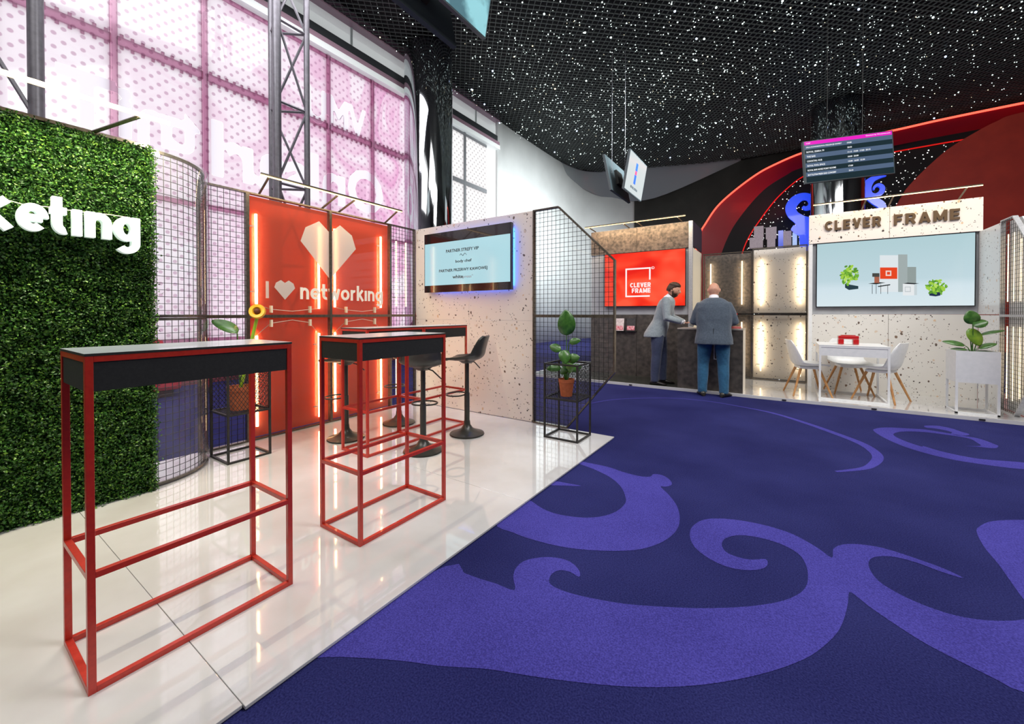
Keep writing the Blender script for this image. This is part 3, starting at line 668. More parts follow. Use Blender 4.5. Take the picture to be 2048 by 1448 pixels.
def panel(label, T, outline, fill=('mesh',), tubes=(), group=None, sheet_mat=None, fm='frame', name='framed_panel', cat='partition panel', tubemat='tube', film=None, clips=True, bd=.16, tr=.0115):
    o = empty(name, (0, 0, 0), 0, label, cat, group)
    f = MB(); ins = frame_poly(f, T, outline); f.build('frame', M[fm], o)
    io = [(p.x, p.y) for p in ins]
    if 'mesh' in fill:
        w = MB(); mesh_wires(w, T, io); w.build('wire_mesh', M['wire'], o, recalc=False)
    if 'acrylic' in fill:
        s = MB(); s.sheet(io, lambda a, b, c: T(a, b, -.004)); s.build('clear_sheet', M['acrylic'], o, recalc=False)
    if 'red' in fill:
        s = MB(); s.sheet([(io[0][0] - .01, io[0][1]), (io[1][0] + .04, io[1][1]), (io[2][0] + .04, io[2][1]), (io[3][0] - .01, io[3][1])], lambda a, b, c: T(a, b, -.055)); s.build('red_sheet', M['redsheet'], o, recalc=False)
        s = MB(); s.sheet(io, lambda a, b, c: T(a, b, .0)); s.build('clear_sheet', M['acrylic'], o, recalc=False)
    if 'back' in fill:
        s = MB(); s.prism(io, lambda a, b, c: T(a, b, -bd + c), .02); s.build('back_board', sheet_mat, o)
    for (a, z0, z1) in tubes:
        t = MB(); t.tube([T(a, z0, -.022), T(a, z1, -.022)], tr, 8); tb = t.build('led_tube', M[tubemat], o, smooth=True)
        h = MB()
        for z in (z0 + .12, z1 - .12): h.box(*[c for p in zip(T(a - .06, z - .006, -.030), T(a + .005, z + .006, -.020)) for c in p])
        h.build('tube_clip', M['alu'], tb)
    return o
J, TOPZ = 1.21, 2.39
Tl = WX(WXX)
def rect(a0, a1, b0, b1): return [(a0, b0), (a1, b0), (a1, b1), (a0, b1)]
cols = [(1.395, 1.782, 'mesh'), (1.782, 2.625, 'red'), (2.625, 3.455, 'red'), (3.455, 3.878, 'mesh2')]
names = {('mesh', 0): 'lower wire mesh panel behind the left plant stand', ('mesh', 1): 'upper wire mesh panel left of the red heart panels',
         ('mesh2', 0): 'narrow lower mesh panel next to terrazzo wall', ('mesh2', 1): 'narrow upper mesh panel between heart panel and terrazzo wall'}
for ci, (a0, a1, kind) in enumerate(cols):
    for lv, (b0, b1) in enumerate(((.018, J), (J, TOPZ))):
        if kind == 'red':
            tb = ((a0 + .09, b0 + .12, b1 - .19), (a1 - .12 if ci == 1 else a1 - .12, b0 + .08 if lv else b0 + .12, b1 - .17))
            if ci == 1: tb = ((1.872, b0 + .12, b1 - .19), (2.507, b0 + .08, b1 - .19))
            else: tb = ((2.698, b0 + .1, b1 - .19), (3.332, b0 + .1, b1 - .18))
            p = panel(['left', 'right'][ci - 1] + ' red backlit panel, ' + ['lower, down to the floor' if lv == 0 else 'upper, carrying half of the heart'][0], Tl, rect(a0, a1, b0, b1), ('red',), tb)
            # looped cables to clips
            for (a, z0, z1), s in zip(tb, (1, -1)):
                zz = b0 + .07 if lv else b1 - .07; ze = z0 if lv else z1; a2 = a + s * .12
                c = MB(); c.tube([Tl(a, ze, -.03), Tl(a + s * .06, (ze + zz) / 2, -.02), Tl(a2, zz, .0), Tl((a0 + a1) / 2, zz - (.02 if lv else -.03), .004)], .003, 5); cb_ = c.build('cable', M['cable'], p, smooth=True)
                MB().box(WXX - .01, WXX + .03, a2 - .008, a2 + .008, zz - .035, zz + .035).build('cable_clip', M['cable'], cb_)
        else:
            tb = () if kind == 'mesh' else ((3.58, b0 + .12, b1 - .2), (3.742, b0 + .12, b1 - .2))
            panel(names[(kind, lv)], Tl, rect(a0, a1, b0, b1), ('mesh',), tb, 'wire mesh panels', tubemat='tube_w')
for yy in (1.872, 2.507, 2.698, 3.332):
    for zz in (.62, 1.78): area('tube_glow', (WXX - .032, yy, zz), (WXX - .3, yy, zz), .012, .85, 5.0, s2l('ffc890'))
# heart and slogan films on the red panels
def heart_pts(cx_, z_top, z_bot, w, notch):
    return [(cx_, notch), (cx_ - .19 * w, z_top), (cx_ - .42 * w, z_top - .14 * w), (cx_ - .5 * w, z_top - .37 * w), (cx_, z_bot), (cx_ + .5 * w, z_top - .37 * w), (cx_ + .42 * w, z_top - .14 * w), (cx_ + .19 * w, z_top)]
Tf = WX(WXX + .006)
tag(MB().prism(heart_pts(2.622, 2.245, 1.62, .66, 2.138), Tf, .004).build('heart_emblem', M['whitefilm']), 'large faceted white heart across the two red panels', 'emblem')
sg = empty('slogan_lettering', (0, 0, 0), 0, 'white slogan I heart networking on the red panels', 'lettering')
mb = MB(); mb.box(WXX + .006, WXX + .011, 1.945, 1.972, 1.388, 1.555); mb.build('capital_i', M['whitefilm'], sg)
MB().prism(heart_pts(2.128, 1.575, 1.378, .205, 1.548), Tf, .004).build('small_heart', M['whitefilm'], sg)
mb = MB(); word(mb, 'networkıng', Tf, 2.285, 3.335, 1.388, 1.513, 0, .005, .23, LOW, .16); mb.build('word', mat('white_vinyl', 'f6ece0', .5), sg)

# curved clear panel with mesh
def arcp(t, r=.5, n=1): a = t * PI / 2; return (-4.172 + r * math.cos(a), .925 + r * .93 * math.sin(a))
for lv, (b0, b1, lb) in enumerate(((.018, J, 'lower curved clear panel with wire mesh beside grass wall'), (J, TOPZ, 'upper curved clear panel with wire mesh beside grass wall'))):
    o = empty('curved_panel', (0, 0, 0), 0, lb, 'partition panel', 'curved mesh panels')
    P = [arcp(i / 24) for i in range(25)]; w = MB(); nv = 16
    for i in range(nv + 1):
        p = arcp(i / nv); w.tube([(*p, b0 + .02), (*p, b1 - .02)], .0025, 4, caps=False)
    z = b0 + .05
    while z < b1 - .02: w.tube([(a, b, z) for a, b in P], .0025, 4, caps=False); z += .049
    w.build('wire_mesh', M['wire'], o, recalc=False)
    s = MB(); Q = [arcp(i / 24, .535) for i in range(25)]; s.rings([[(a, b, b0 + .01) for a, b in Q], [(a, b, b1 + (.0 if lv else 0)) for a, b in Q]], closed=False, caps=False); s.build('clear_sheet', M['acrylic'], o, smooth=True, recalc=False)
    f = MB()
    for z in (b0 + .01, b1 - .012): f.tube([(a, b, z) for a, b in P], .014, 4)
    f.build('frame', M['frame'], o)

# grass wall
hx = -3.60
o = empty('grass_wall', (hx, 0, 0), 0, 'tall artificial grass wall of clipped green leaves', 'green wall')
MB().box(-.1, -.04, -1.3, .925, .016, 2.375).build('backing', M['wire'], o)
rg = np.random.default_rng(3); n = 95000
y = rg.uniform(-.75, .935, n); z = rg.uniform(.016, 2.37, n)
dep = .018 * np.sin(y * 21 + 3 * np.sin(z * 9)) * np.sin(z * 17 + 2 * np.sin(y * 13)) + rg.normal(0, .012, n)
edge = rg.random(n) < .05; y = np.where(edge, .93 + rg.normal(0, .012, n), y)
c = np.stack([np.where(edge, rg.uniform(-.08, .02, n), dep - .005), y, z], 1)
tip = np.stack([np.abs(rg.normal(.6, .5, n)), rg.normal(0, .8, n), rg.normal(.15, .8, n)], 1); tip /= np.linalg.norm(tip, axis=1)[:, None]
sd = np.cross(tip, rg.normal(0, 1, (n, 3))); sd /= np.linalg.norm(sd, axis=1)[:, None]
nn = np.cross(tip, sd); ln = rg.uniform(.011, .021, n)[:, None]; wd = ln * .34
V = np.stack([c, c + tip * ln * .5 + sd * wd + nn * wd * .5, c + tip * ln, c + tip * ln * .5 - sd * wd + nn * wd * .5], 1).reshape(-1, 3)
me = bpy.data.meshes.new('foliage'); Fq = np.arange(n * 4).reshape(-1, 4)
me.from_pydata(V.tolist(), [], [q for f in Fq.tolist() for q in ((f[0], f[1], f[2]), (f[0], f[2], f[3]))])
m = mat('grass_leaf', '4a7a22', .45, spec=.6); g = N(m, 'ShaderNodeNewGeometry')
r = ramp(m, g.outputs['Random Per Island'], [(0, '1c4416'), (.45, '2e5f1c'), (.8, '4a7a26'), (1, '6f9632')]); L(m, r.outputs[0], BS(m).inputs['Base Color'])
me.materials.append(m); fo = bpy.data.objects.new('foliage', me); COL.objects.link(fo); fo.parent = o
bm_ = mat('moss_backing', '0e220a', .95, spec=.1); MB().box(-.045, -.022, -1.3, .925, .016, 2.36).build('moss', bm_, o)
MB().box(-.12, -.02, -1.3, .93, 2.372, 2.392).build('top_rail', M['frame'], o)
sgn = empty('illuminated_sign', (hx + .05, 0, 0), 0, 'white glowing word sign mounted on the grass wall', 'sign')
sm = mat('white_sign_face', 'f4fbfa', .4, emis='e6f6f4', estr=1.0); sm2 = mat('white_sign_side', 'dfe8e0', .4, emis='dcefe6', estr=.45)
def ly(px): return on_x(px, 440, hx + .1).y
LZ = lambda px, py: on_x(px, py, hx + .1).z
xb, xt = 1.703, 1.858
for chh, A, B in (('m', -.50, -.27), ('a', -.24, -.09), ('r', -.055, .045), ('k', ly(26) - .145, ly(26)), ('e', ly(36), ly(95)), ('t', ly(101), ly(136)), ('ı', ly(147), ly(163)), ('n', ly(174), ly(222)), ('g', ly(231), ly(278))):
    mm = MB(); word(mm, chh, lambda a, b, c: (c, a, b), A, B, xb, xt, 0, .05, .26, LOW)
    for fc in range(len(mm.f)): mm.mi[fc] = 0 if all(mm.v[i][0] > .02 for i in mm.f[fc]) else 1
    mm.build('letter', [sm, sm2], sgn)
MB().tube([(.02, .3, 1.86), (.03, .36, 1.845), (.03, .45, 1.853), (.03, .56, 1.85), (.03, .7, 1.86), (.03, .8, 1.86)], .0025, 5).build('cord', M['cable'], sgn)

# light bars with arms
def light_bar(label, p0, p1, arms, base, m='bar', r=.0075):
    o = empty('light_bar', p0, 0, label, 'light', 'light bars over the stand walls')
    P0 = Vector(p0); d = Vector(p1) - P0
    a = Vector((-d.y, d.x, 0)).normalized()
    MB().tube([(0, 0, .008), (d.x, d.y, d.z + .008)], .011, 4).build('rail', M['frame'], o)
    MB().tube([(0, 0, -.004), (d.x, d.y, d.z - .004)], r, 8).build('diffuser', M[m], o, smooth=True)
    for b, t in arms:
        MB().tube([Vector(b) - P0, Vector(t) - P0], .011, 6).build('arm', M['frame'], o)
light_bar('long light bar on an arm above the grass wall', (-3.3, -1.0, 2.462), (-3.3, .946, 2.462), [((-3.66, .64, 2.38), (-3.3, .80, 2.455)), ((-3.66, -.5, 2.38), (-3.3, -.4, 2.455))], None)
light_bar('light bar on four arms above the red heart panels', (-3.98, 1.80, 2.515), (-3.98, 3.45, 2.515), [((WXX, yy, 2.39), (-3.98, yy + dy, 2.508)) for yy, dy in ((1.89, -.02), (2.53, .04), (2.73, .05), (3.38, .0))], None)
def lamp(loc, target, sx, sy, p, col='ffdfb0', spread=180): return area('bar_glow', loc, target, sx, sy, p, s2l(col), spread)
lamp((-3.27, .1, 2.47), (-3.62, .1, 2.0), 2.2, .03, 70, 'fff2d0')
lamp((-3.96, 2.62, 2.5), (-4.2, 2.62, 1.8), 1.6, .03, 6)

# trapezoid mesh screen (shape shared by both stands)
TRZ_UP = [(0, J), (.94, J), (.94, 1.765), (.315, 2.385), (0, 2.385)]
TRZ_LO = [(0, .018), (.42, .018), (.94, .653), (.94, J), (0, J)]
Tt = lambda a, b, c: (-2.315 + a, WYY - c + .0, b)
panel('upper mesh and clear panel with slanted top corner', Tt, TRZ_UP, ('mesh', 'acrylic'), (), 'slanted mesh screens')
panel('lower mesh and clear panel with slanted bottom corner behind plant stand', Tt, TRZ_LO, ('mesh', 'acrylic'), (), 'slanted mesh screens')

# terrazzo wall, four boards
for (a0, a1, w1) in ((-4.2, -3.252, 'left'), (-3.252, -2.318, 'right')):
    for (b0, b1, w2) in ((.018, 1.155, 'lower'), (1.157, 2.385, 'upper')):
        tag(MB().box(a0 + .001, a1 - .001, WYY, WYY + .05, b0, b1).build('terrazzo_panel', M['terr_warm'], bevel=.001),
            '%s %s pale terrazzo board of the stand wall with sponsor screen' % (w2, w1), 'wall panel', 'terrazzo boards')

# ------------------------------------------------------------------ screens
def tv(label, T, a0, a1, b0, b1, pic=None, bez=.012, name='television', back=True, thick=.045, facecol=None):
    """T plane = front plane. picture at c=0"""
    o = empty(name, (0, 0, 0), 0, label, 'screen')
    MB().prism(rect(a0, a1, b0, b1), lambda a, b, c: T(a, b, -c - .002), thick).build('housing', M['screenblack'], o)
    return o
Y0 = 3.80; T3 = WY(Y0)
s = tv('wall screen on terrazzo showing the partner slide', T3, -3.95, -2.565, 1.51, 2.275)
MB().add([T3(-3.94, 1.60, 0), T3(-2.575, 1.60, 0), T3(-2.575, 2.145, 0), T3(-3.94, 2.145, 0)], [(0, 1, 2, 3)]).build('picture', emis('pale_blue_slide', 'b4e0ea', .92), s, recalc=False)
ink = mat('slide_ink', '20303a', .4); ink2 = mat('slide_grey', 'a09aaa', .4)
for t, a0, a1, b0, b1, mm, of in (('PARTNER STREFY VIP', -3.56, -3.03, 2.005, 2.045, ink, .02), ('body chef', -3.40, -3.14, 1.86, 1.905, ink, .02), ('PARTNER PRZERWY KAWOWEJ', -3.68, -2.90, 1.752, 1.80, ink, .02), ('white', -3.45, -3.28, 1.675, 1.718, ink, .02), ('press°', -3.28, -3.12, 1.665, 1.712, ink2, 0)):
    q = MB(); text_fit(q, t, T3, a0, a1, b0, b1, .0012, .0022, of); q.build('caption', mm, s)
q = MB(); ribbon(q, [(-3.33, 1.955, .004), (-3.31, 1.975, .006), (-3.28, 1.95, .006), (-3.25, 1.978, .006), (-3.22, 1.955, .004)], T3, .002); q.build('emblem', ink, s)
MB().box(-3.8, -2.585, Y0 + .05, Y0 + .078, 1.56, 2.22).build('back_light', mat('blue_back_light', '3060ff', .5, emis='2c6cff', estr=16), s)

# ------------------------------------------------------------------ red bar tables
def make_table(w, d, h, fm, tm, am, name, t=.02, mid=.38, apr=.095):
    o = empty(name)
    for (x, y_, nm) in ((0, 0, 'n'), (0, w - t, 'f'), (-d + t, 0, 'l'), (-d + t, w - t, 'r')):
        MB().box(x - t, x, y_, y_ + t, 0, h - .008).build('leg', fm, o, bevel=.0012)
    for z, nm in ((0, 'base_rail'), (mid - t / 2, 'foot_rail'), (h - .008 - t, 'top_rail')):
        f = MB()
        f.box(-t, 0, t, w - t, z, z + t); f.box(-d, -d + t, t, w - t, z, z + t); f.box(-d + t, -t, 0, t, z, z + t); f.box(-d + t, -t, w - t, w, z, z + t)
        f.build(nm, fm, o, bevel=.001)
    z1 = h - .008 - t
    a = MB(); a.box(-.016, -.004, t, w - t, z1 - apr, z1); a.box(-d + .004, -d + .016, t, w - t, z1 - apr, z1); a.box(-d + t, -t, .004, .016, z1 - apr, z1); a.box(-d + t, -t, w - .016, w - .004, z1 - apr, z1)
    a.build('apron', am, o)
    tp = MB().box(-d - .001, .001, -.001, w + .001, h - .008, h); tp.mi[1] = 1
    tp.build('table_top', [am if tm is M['top'] else tm, tm], o)
    return o
tb0 = make_table(.648, .37, 1.095, M['red'], M['top'], M['apron'], 'bar_table')
TZ = .016
for i, (x, y_, lb) in enumerate(((-1.832, .305, 'red steel bar table nearest the camera, beside the grass wall'), (-1.829, 1.299, 'red steel bar table in the middle, before the stools'), (-2.908, 2.14, 'red steel bar table in the back row, nearer end'), (-2.908, 2.79, 'red steel bar table against the terrazzo wall, far end'))):
    o = tb0 if i == 0 else copy_tree(tb0); o.location = (x, y_, TZ); tag(o, lb, 'bar table', 'red bar tables')

# ------------------------------------------------------------------ stools
def shell(prof, wid, curl, th, n=14, side_up=None):
    """bucket seat: prof [(forward, height)], wid half widths; forward=+x; curl=edge lift"""
    prof = smooth_poly([(p[0], p[1], w, c) for p, w, c in zip(prof, wid, curl)], 5, False); rows = []
    for i, (fx, hz, w, c) in enumerate(prof):
        d = Vector(prof[min(i + 1, len(prof) - 1)][:2]) - Vector(prof[max(i - 1, 0)][:2]); nrm = Vector((-d.y, d.x)).normalized()
        if nrm.y < 0 and nrm.x < 0: nrm = -nrm
        up = Vector((d.y, -d.x)).normalized()
        if up.y < -.3 or (abs(up.y) < .5 and up.x < 0): up = -up
        row = []
        for j in range(n + 1):
            u = -1 + 2 * j / n; lift = c * abs(u) ** 2.6; row.append((fx + up.x * lift, u * w, hz + up.y * lift))
        rows.append((row, up))
    m_ = MB(); k = len(rows); N1 = n + 1
    top = [p for r_, _ in rows for p in r_]; bot = [(p[0] - up.x * th, p[1], p[2] - up.y * th) for r_, up in rows for p in r_]
    vs = top + bot; o_ = len(top); fs = []
    for i in range(k - 1):
        for j in range(n):
            a = i * N1 + j; fs.append((a, a + 1, a + N1 + 1, a + N1)); fs.append((o_ + a, o_ + a + N1, o_ + a + N1 + 1, o_ + a + 1))
    for i in range(k - 1):
        for j in (0, n): a = i * N1 + j; fs.append((a, a + N1, o_ + a + N1, o_ + a))
    for i in (0, k - 1):
        for j in range(n): a = i * N1 + j; fs.append((a, a + 1, o_ + a + 1, o_ + a))
    return m_.add(vs, fs)
def make_stool():
    o = empty('bar_stool')
    MB().lathe([(.165, 0), (.175, .004), (.172, .014), (.12, .03), (.06, .06), (.034, .1), (.03, .14)], n=40).build('base', M['stool'], o, smooth=True)
    MB().tube([(0, 0, .1), (0, 0, .42)], .027, 20).build('outer_column', M['stool'], o, smooth=True)
    MB().tube([(0, 0, .42), (0, 0, .745)], .0215, 20).build('gas_lift', M['stool'], o, smooth=True)
    MB().lathe([(.05, .72), (.085, .745), (.09, .752)], n=24).build('seat_mount', M['stool'], o, smooth=True)
    pts = [(.115 + .1 * math.cos(t), .115 * math.sin(t), .40) for t in np.linspace(-PI * .78, PI * .78, 20)]
    MB().tube([(.02, -.01, .40)] + pts + [(.02, .01, .40)], .0075, 8).build('foot_ring', M['stool'], o, smooth=True)
    MB().tube([(-.03, -.04, .735), (-.05, -.09, .72), (-.08, -.17, .65)], .006, 6).build('lever', M['stool'], o, smooth=True)
    sh = shell([(.19, .758), (.17, .772), (.05, .765), (-.08, .768), (-.145, .80), (-.165, .87), (-.19, .96), (-.205, 1.0)], [.12, .17, .195, .195, .185, .17, .14, .09], [.0, .012, .03, .05, .06, .045, .025, .01], .02)
    sh.build('seat', M['stool'], o, smooth=True, sharp=70)
    return o
st0 = make_stool()
for i, (x, y_, rz, lb) in enumerate(((-2.653, 3.134, PI + .35, 'black bar stool facing left by terrazzo wall'), (-2.65, 2.53, PI * .62 + .3, 'black bar stool with its back turned, behind the middle table'), (-3.542, 2.363, PI + .25, 'black bar stool nearest the red panels, seat under the table'), (-3.543, 3.02, PI * .9, 'black bar stool in back corner behind the far table'))):
    o = st0 if i == 0 else copy_tree(st0); o.location = (x, y_, TZ); o.rotation_euler.z = rz; tag(o, lb, 'bar stool', 'black bar stools')

# ------------------------------------------------------------------ plant stands and plants
def make_stand(w, d, h, shelf, label, loc):
    o = empty('plant_stand', loc, 0, label, 'plant stand', 'black steel plant stands'); t = .016
    for x in (0, w - t):
        for y_ in (0, d - t): MB().box(x, x + t, y_, y_ + t, 0, h).build('leg', M['blacksteel'], o)
    for z, nm in ((0, 'base_frame'), (shelf, 'shelf_frame'), (h - t, 'top_frame')):
        f = MB(); f.box(t, w - t, 0, t, z, z + t); f.box(t, w - t, d - t, d, z, z + t); f.box(0, t, t, d - t, z, z + t); f.box(w - t, w, t, d - t, z, z + t); f.build(nm, M['blacksteel'], o)
    def expanded(T, W_, H_):
        m_ = MB(); sx, sz = .03, .022
        nx, nz = int(W_ / sx), int(H_ / sz)
        for i in range(nx + 1):
            for j in range(nz):
                x0 = i * sx + (sx / 2 if j % 2 else 0)
                for s in (-1, 1):
                    a = (x0, j * sz); b = (x0 + s * sx / 2, (j + 1) * sz)
                    if 0 <= a[0] <= W_ and 0 <= b[0] <= W_: m_.tube([T(*a), T(*b)], .0022, 4, caps=False)
        return m_
    H_ = h - shelf - 2 * t; W_ = w - 2 * t; D_ = d - 2 * t
    for T_, ww, nm in ((lambda a, b: (t + a, d - t / 2, shelf + t + b), W_, 'back_mesh'), (lambda a, b: (t / 2, t + a, shelf + t + b), D_, 'side_mesh'), (lambda a, b: (w - t / 2, t + a, shelf + t + b), D_, 'side_mesh')):
        expanded(T_, ww, H_).build(nm, M['blacksteel'], o, recalc=False)
    m_ = expanded(lambda a, b: (t + a, t + b, shelf + t * .7), W_, D_); m_.build('shelf_mesh', M['blacksteel'], o, recalc=False)
    return o
make_stand(.365, .32, .735, .385, 'black steel plant stand at the corner before the slanted screen', (-1.957, 3.475, TZ))
make_stand(.345, .335, .735, .385, 'black steel plant stand behind the nearest red table', (-4.045, 1.41, TZ))

def leaf(mb_, base, tip, width, bend=.12, up=(0, 0, 1), fold=.18, n=12, w0=.0, shape=.82):
    base, tip = Vector(base), Vector(tip); ax = tip - base; ln = ax.length; ax.normalize(); up = Vector(up)
    sd = ax.cross(up); sd = sd.normalized() if sd.length > 1e-3 else Vector((1, 0, 0)); nr = sd.cross(ax).normalized()
    C_, A, B = [], [], []
    for i in range(n + 1):
        t = i / n; p = base + ax * ln * t + nr * (-bend * ln * (t * t) + bend * ln * t * .6)
        w = width / 2 * (math.sin(PI * min(1, t ** shape * 1.0)) ** .62 if 0 < t < 1 else 0)
        C_.append(p); A.append(p + sd * w + nr * fold * w); B.append(p - sd * w + nr * fold * w)
    mb_.rings([A, C_, B], closed=False, caps=False); return mb_
def make_plant(label, loc, leaves, pot_r, pot_h, group=None, lm='leaf', potmat='terracotta', flower=None, name='potted_plant'):
    o = empty(name, loc, 0, label, 'potted plant', group)
    if pot_r:
        MB().lathe([(pot_r * .72, 0), (pot_r * .95, pot_h * .8), (pot_r, pot_h * .82), (pot_r * 1.02, pot_h), (pot_r * .92, pot_h), (pot_r * .88, pot_h * .86), (.001, pot_h * .86)], n=28).build('pot', M[potmat], o, smooth=True)
        MB().lathe([(pot_r * .88, pot_h * .86), (.001, pot_h * .89)], n=20).build('soil', M['soil'], o)
    for k, (bx, by, bz, tx, ty, tz, w, up, lmn) in enumerate(leaves):
        st = MB(); b = Vector((bx, by, bz)); root = Vector((bx * .12, by * .12, pot_h * .8))
        mid = root.lerp(b, .55) + Vector((0, 0, .02)); st.tube([root, mid, b], [.006, .005, .004], 6); st.build('stem', M['leaf'], o, smooth=True)
        lf = MB(); leaf(lf, b, (tx, ty, tz), w, up=up); x_ = lf.build('leaf', M[lmn], o, smooth=True, recalc=False, sharp=80)
        sdm = x_.modifiers.new('solid', 'SOLIDIFY'); sdm.thickness = .0015
    if flower:
        fl = MB(); c = Vector(flower)
        for r, (rx, dz) in enumerate(((.012, 0), (.035, .03), (.052, .06), (.06, .085))): pass
        MB().tube([(0, 0, pot_h * .8), (c.x * .5, c.y * .5, c.z * .6), tuple(c)], [.012, .014, .012], 8).build('stem', mat('lime_stem', '9ac42c', .4), o, smooth=True)
        dirv = Vector((.75, -.55, .25)).normalized(); u = dirv.cross(Vector((0, 0, 1))).normalized(); w_ = u.cross(dirv)
        rg_ = [[tuple(c + dirv * dd + (u * math.cos(a) + w_ * math.sin(a)) * rr) for a in np.linspace(0, 2 * PI, 20, endpoint=False)] for rr, dd in ((.014, -.03), (.05, .0), (.064, .03), (.058, .055), (.035, .05), (.02, .03))]
        MB().rings(rg_).build('flower', noise_mat('orange_petals', 'f0a020', 'f6c030', 20, .5), o, smooth=True)
        MB().sphere(tuple(c + dirv * .045), .024).build('flower_eye', mat('dark_flower_eye', '5a2a10', .7), o, smooth=True)
    return o
V3 = (.45, -.75, .3)
make_plant('terracotta potted broad-leaved plant on the corner stand', (-1.79, 3.64, TZ + .40), [
    (.0, .0, .60, .005, -.02, .86, .18, (.6, -.8, .1), 'leaf'), (-.05, -.02, .45, -.17, -.04, .50, .09, V3, 'leaf'), (-.02, -.03, .46, .03, -.07, .33, .12, (.6, -.8, 0), 'leaf'),
    (.02, .02, .53, .13, .05, .56, .07, V3, 'leaf'), (.03, -.02, .36, .15, -.02, .40, .1, V3, 'leaf'), (.02, -.04, .27, .13, -.1, .32, .1, (.6, -.7, .3), 'leaf'),
    (-.03, -.05, .28, -.18, -.1, .27, .07, V3, 'leaf'), (-.02, .03, .24, -.06, .09, .38, .07, V3, 'leaf'), (.0, -.05, .22, .03, -.12, .30, .08, V3, 'leaf'), (.03, .04, .25, .12, .1, .3, .08, V3, 'leaf')], .078, .17)
make_plant('terracotta potted plant with an orange flower on left stand', (-3.87, 1.575, TZ + .40), [
    (-.0, -.02, .65, -.30, -.10, .78, .12, (.3, -.4, 1), 'leaf'), (.02, 0, .42, .1, .05, .60, .05, V3, 'leaf'), (-.02, 0, .40, -.08, .03, .56, .05, V3, 'leaf')], .1, .2, flower=(.17, .07, .83))

# ================================================================== HANGING SCREENS
def quad_screen(name, label, tl, tr, br, bl, pic, thick=.06, rods=(), group=None, rm='lattice'):
    tl, tr, br, bl = map(Vector, (tl, tr, br, bl)); c = (tl + tr + br + bl) / 4
    o = empty(name, c, 0, label, 'screen', group)
    ux = (tr - tl + br - bl).normalized(); n = ux.cross((tl - bl).normalized()).normalized(); uz = n.cross(ux); w = ((tr - tl).length + (br - bl).length) / 2; h = ((tl - bl).length + (tr - br).length) / 2
    T = lambda a, b, cc: tuple(ux * (a - .5) * w + uz * (b - .5) * h + n * cc)
    MB().prism(rect(0, 1, 0, 1), lambda a, b, cc: T(a, b, -thick + cc), thick).build('housing', M['hsg'], o)
    MB().add([T(.012, .02, .002), T(.988, .02, .002), T(.988, .98, .002), T(.012, .98, .002)], [(0, 1, 2, 3)]).build('picture', pic, o, recalc=False)
    MB().prism(rect(.35, .65, .3, .7), lambda a, b, cc: T(a, b, -thick - .07 + cc), .07).build('bracket', M['black'], o)
    for r in rods:
        MB().tube([T(*r, -thick - .05), (T(*r, -thick - .05)[0], T(*r, -thick - .05)[1], 8.1 - c.z)], .005, 8).build('rod', M[rm], o)
    return o, T
whitepic = emis('pale_advert_screen', 'dfe9ea', .95)
o, T = quad_screen('hanging_screen', 'hanging screen with a slim blue can advert, facing right', (-3.25, 10.3, 5.44), (-3.25, 11.8, 5.44), (-3.42, 11.75, 4.46), (-3.42, 10.25, 4.46), whitepic, rods=((.1, .5),))
bl = mat('advert_blue', '1c3f90', .4, emis='1c3f90', estr=.8); rd = mat('advert_red', 'c02848', .4, emis='c02848', estr=.8)
MB().prism([(.40, .62), (.50, .62), (.50, .82), (.40, .82)], lambda a, b, c: T(a, b, .003 + c), .004).build('can_top', bl, o)
MB().prism([(.40, .28), (.50, .28), (.50, .52), (.40, .52)], lambda a, b, c: T(a, b, .003 + c), .004).build('can_bottom', bl, o)
MB().prism([(.41, .52), (.49, .52), (.49, .62), (.41, .62)], lambda a, b, c: T(a, b, .003 + c), .004).build('can_middle', rd, o)
q = MB(); text_fit(q, 'RED BULL EDITION', T, .28, .66, .14, .2, .003, .006, .01); q.build('caption', ink, o)
quad_screen('hanging_screen', 'dark hanging screen seen from behind, left of the can advert', (-3.98, 11.75, 5.42), (-3.98, 10.2, 5.42), (-3.78, 10.2, 4.45), (-3.78, 11.75, 4.45), whitepic, rods=((.9, .5),))
o, T = quad_screen('hanging_screen', 'hanging screen cut by the top edge, colourful picture', (-3.14, 2.9, 5.86), (-3.14, 4.33, 5.86), (-3.32, 4.3, 4.90), (-3.32, 2.87, 4.90), noise_mat('colourful_picture', '90c8d0', '283848', 2.2, .2, lo=.42, hi=.58, emis='6fa0a8', estr=.5), rods=((.5, .5),))
quad_screen('hanging_screen', 'dark hanging screen near the top edge seen from behind', (-3.92, 4.12, 5.72), (-3.92, 2.7, 5.72), (-3.72, 2.7, 4.80), (-3.72, 4.12, 4.80), whitepic, rods=((.5, .5),))
# schedule board
dk = emis('schedule_dark', '1c3038', .9)
o, T = quad_screen('schedule_screen', 'hanging schedule screen with magenta header and striped rows', (0.33, 9.19, 4.40), (1.66, 9.88, 4.52), (1.62, 9.89, 3.77), (0.29, 9.2, 3.62), dk, rods=((.3, .5), (.7, .5)), rm='black')
mg = emis('magenta_header', 'f020c8', 1); lt_ = emis('schedule_stripe', '586c88', .9); wt = emis('schedule_text', 'f0f4f8', 1)
MB().prism(rect(.012, .988, .90, .985), lambda a, b, c: T(a, b, .003 + c), .002).build('header', mg, o)
for i in range(4):
    z = .80 - i * .215; MB().prism(rect(.012, .988, z, z + .105), lambda a, b, c: T(a, b, .003 + c), .002).build('stripe', lt_, o)
for t_, a_, b_, c_, d_ in (('VIP', .03, .08, .925, .955), ('Quantum by Warszawa.com', .7, .97, .93, .965)):
    q = MB(); text_fit(q, t_, T, a_, b_, c_, d_, .006, .008); q.build('header_text', wt, o)
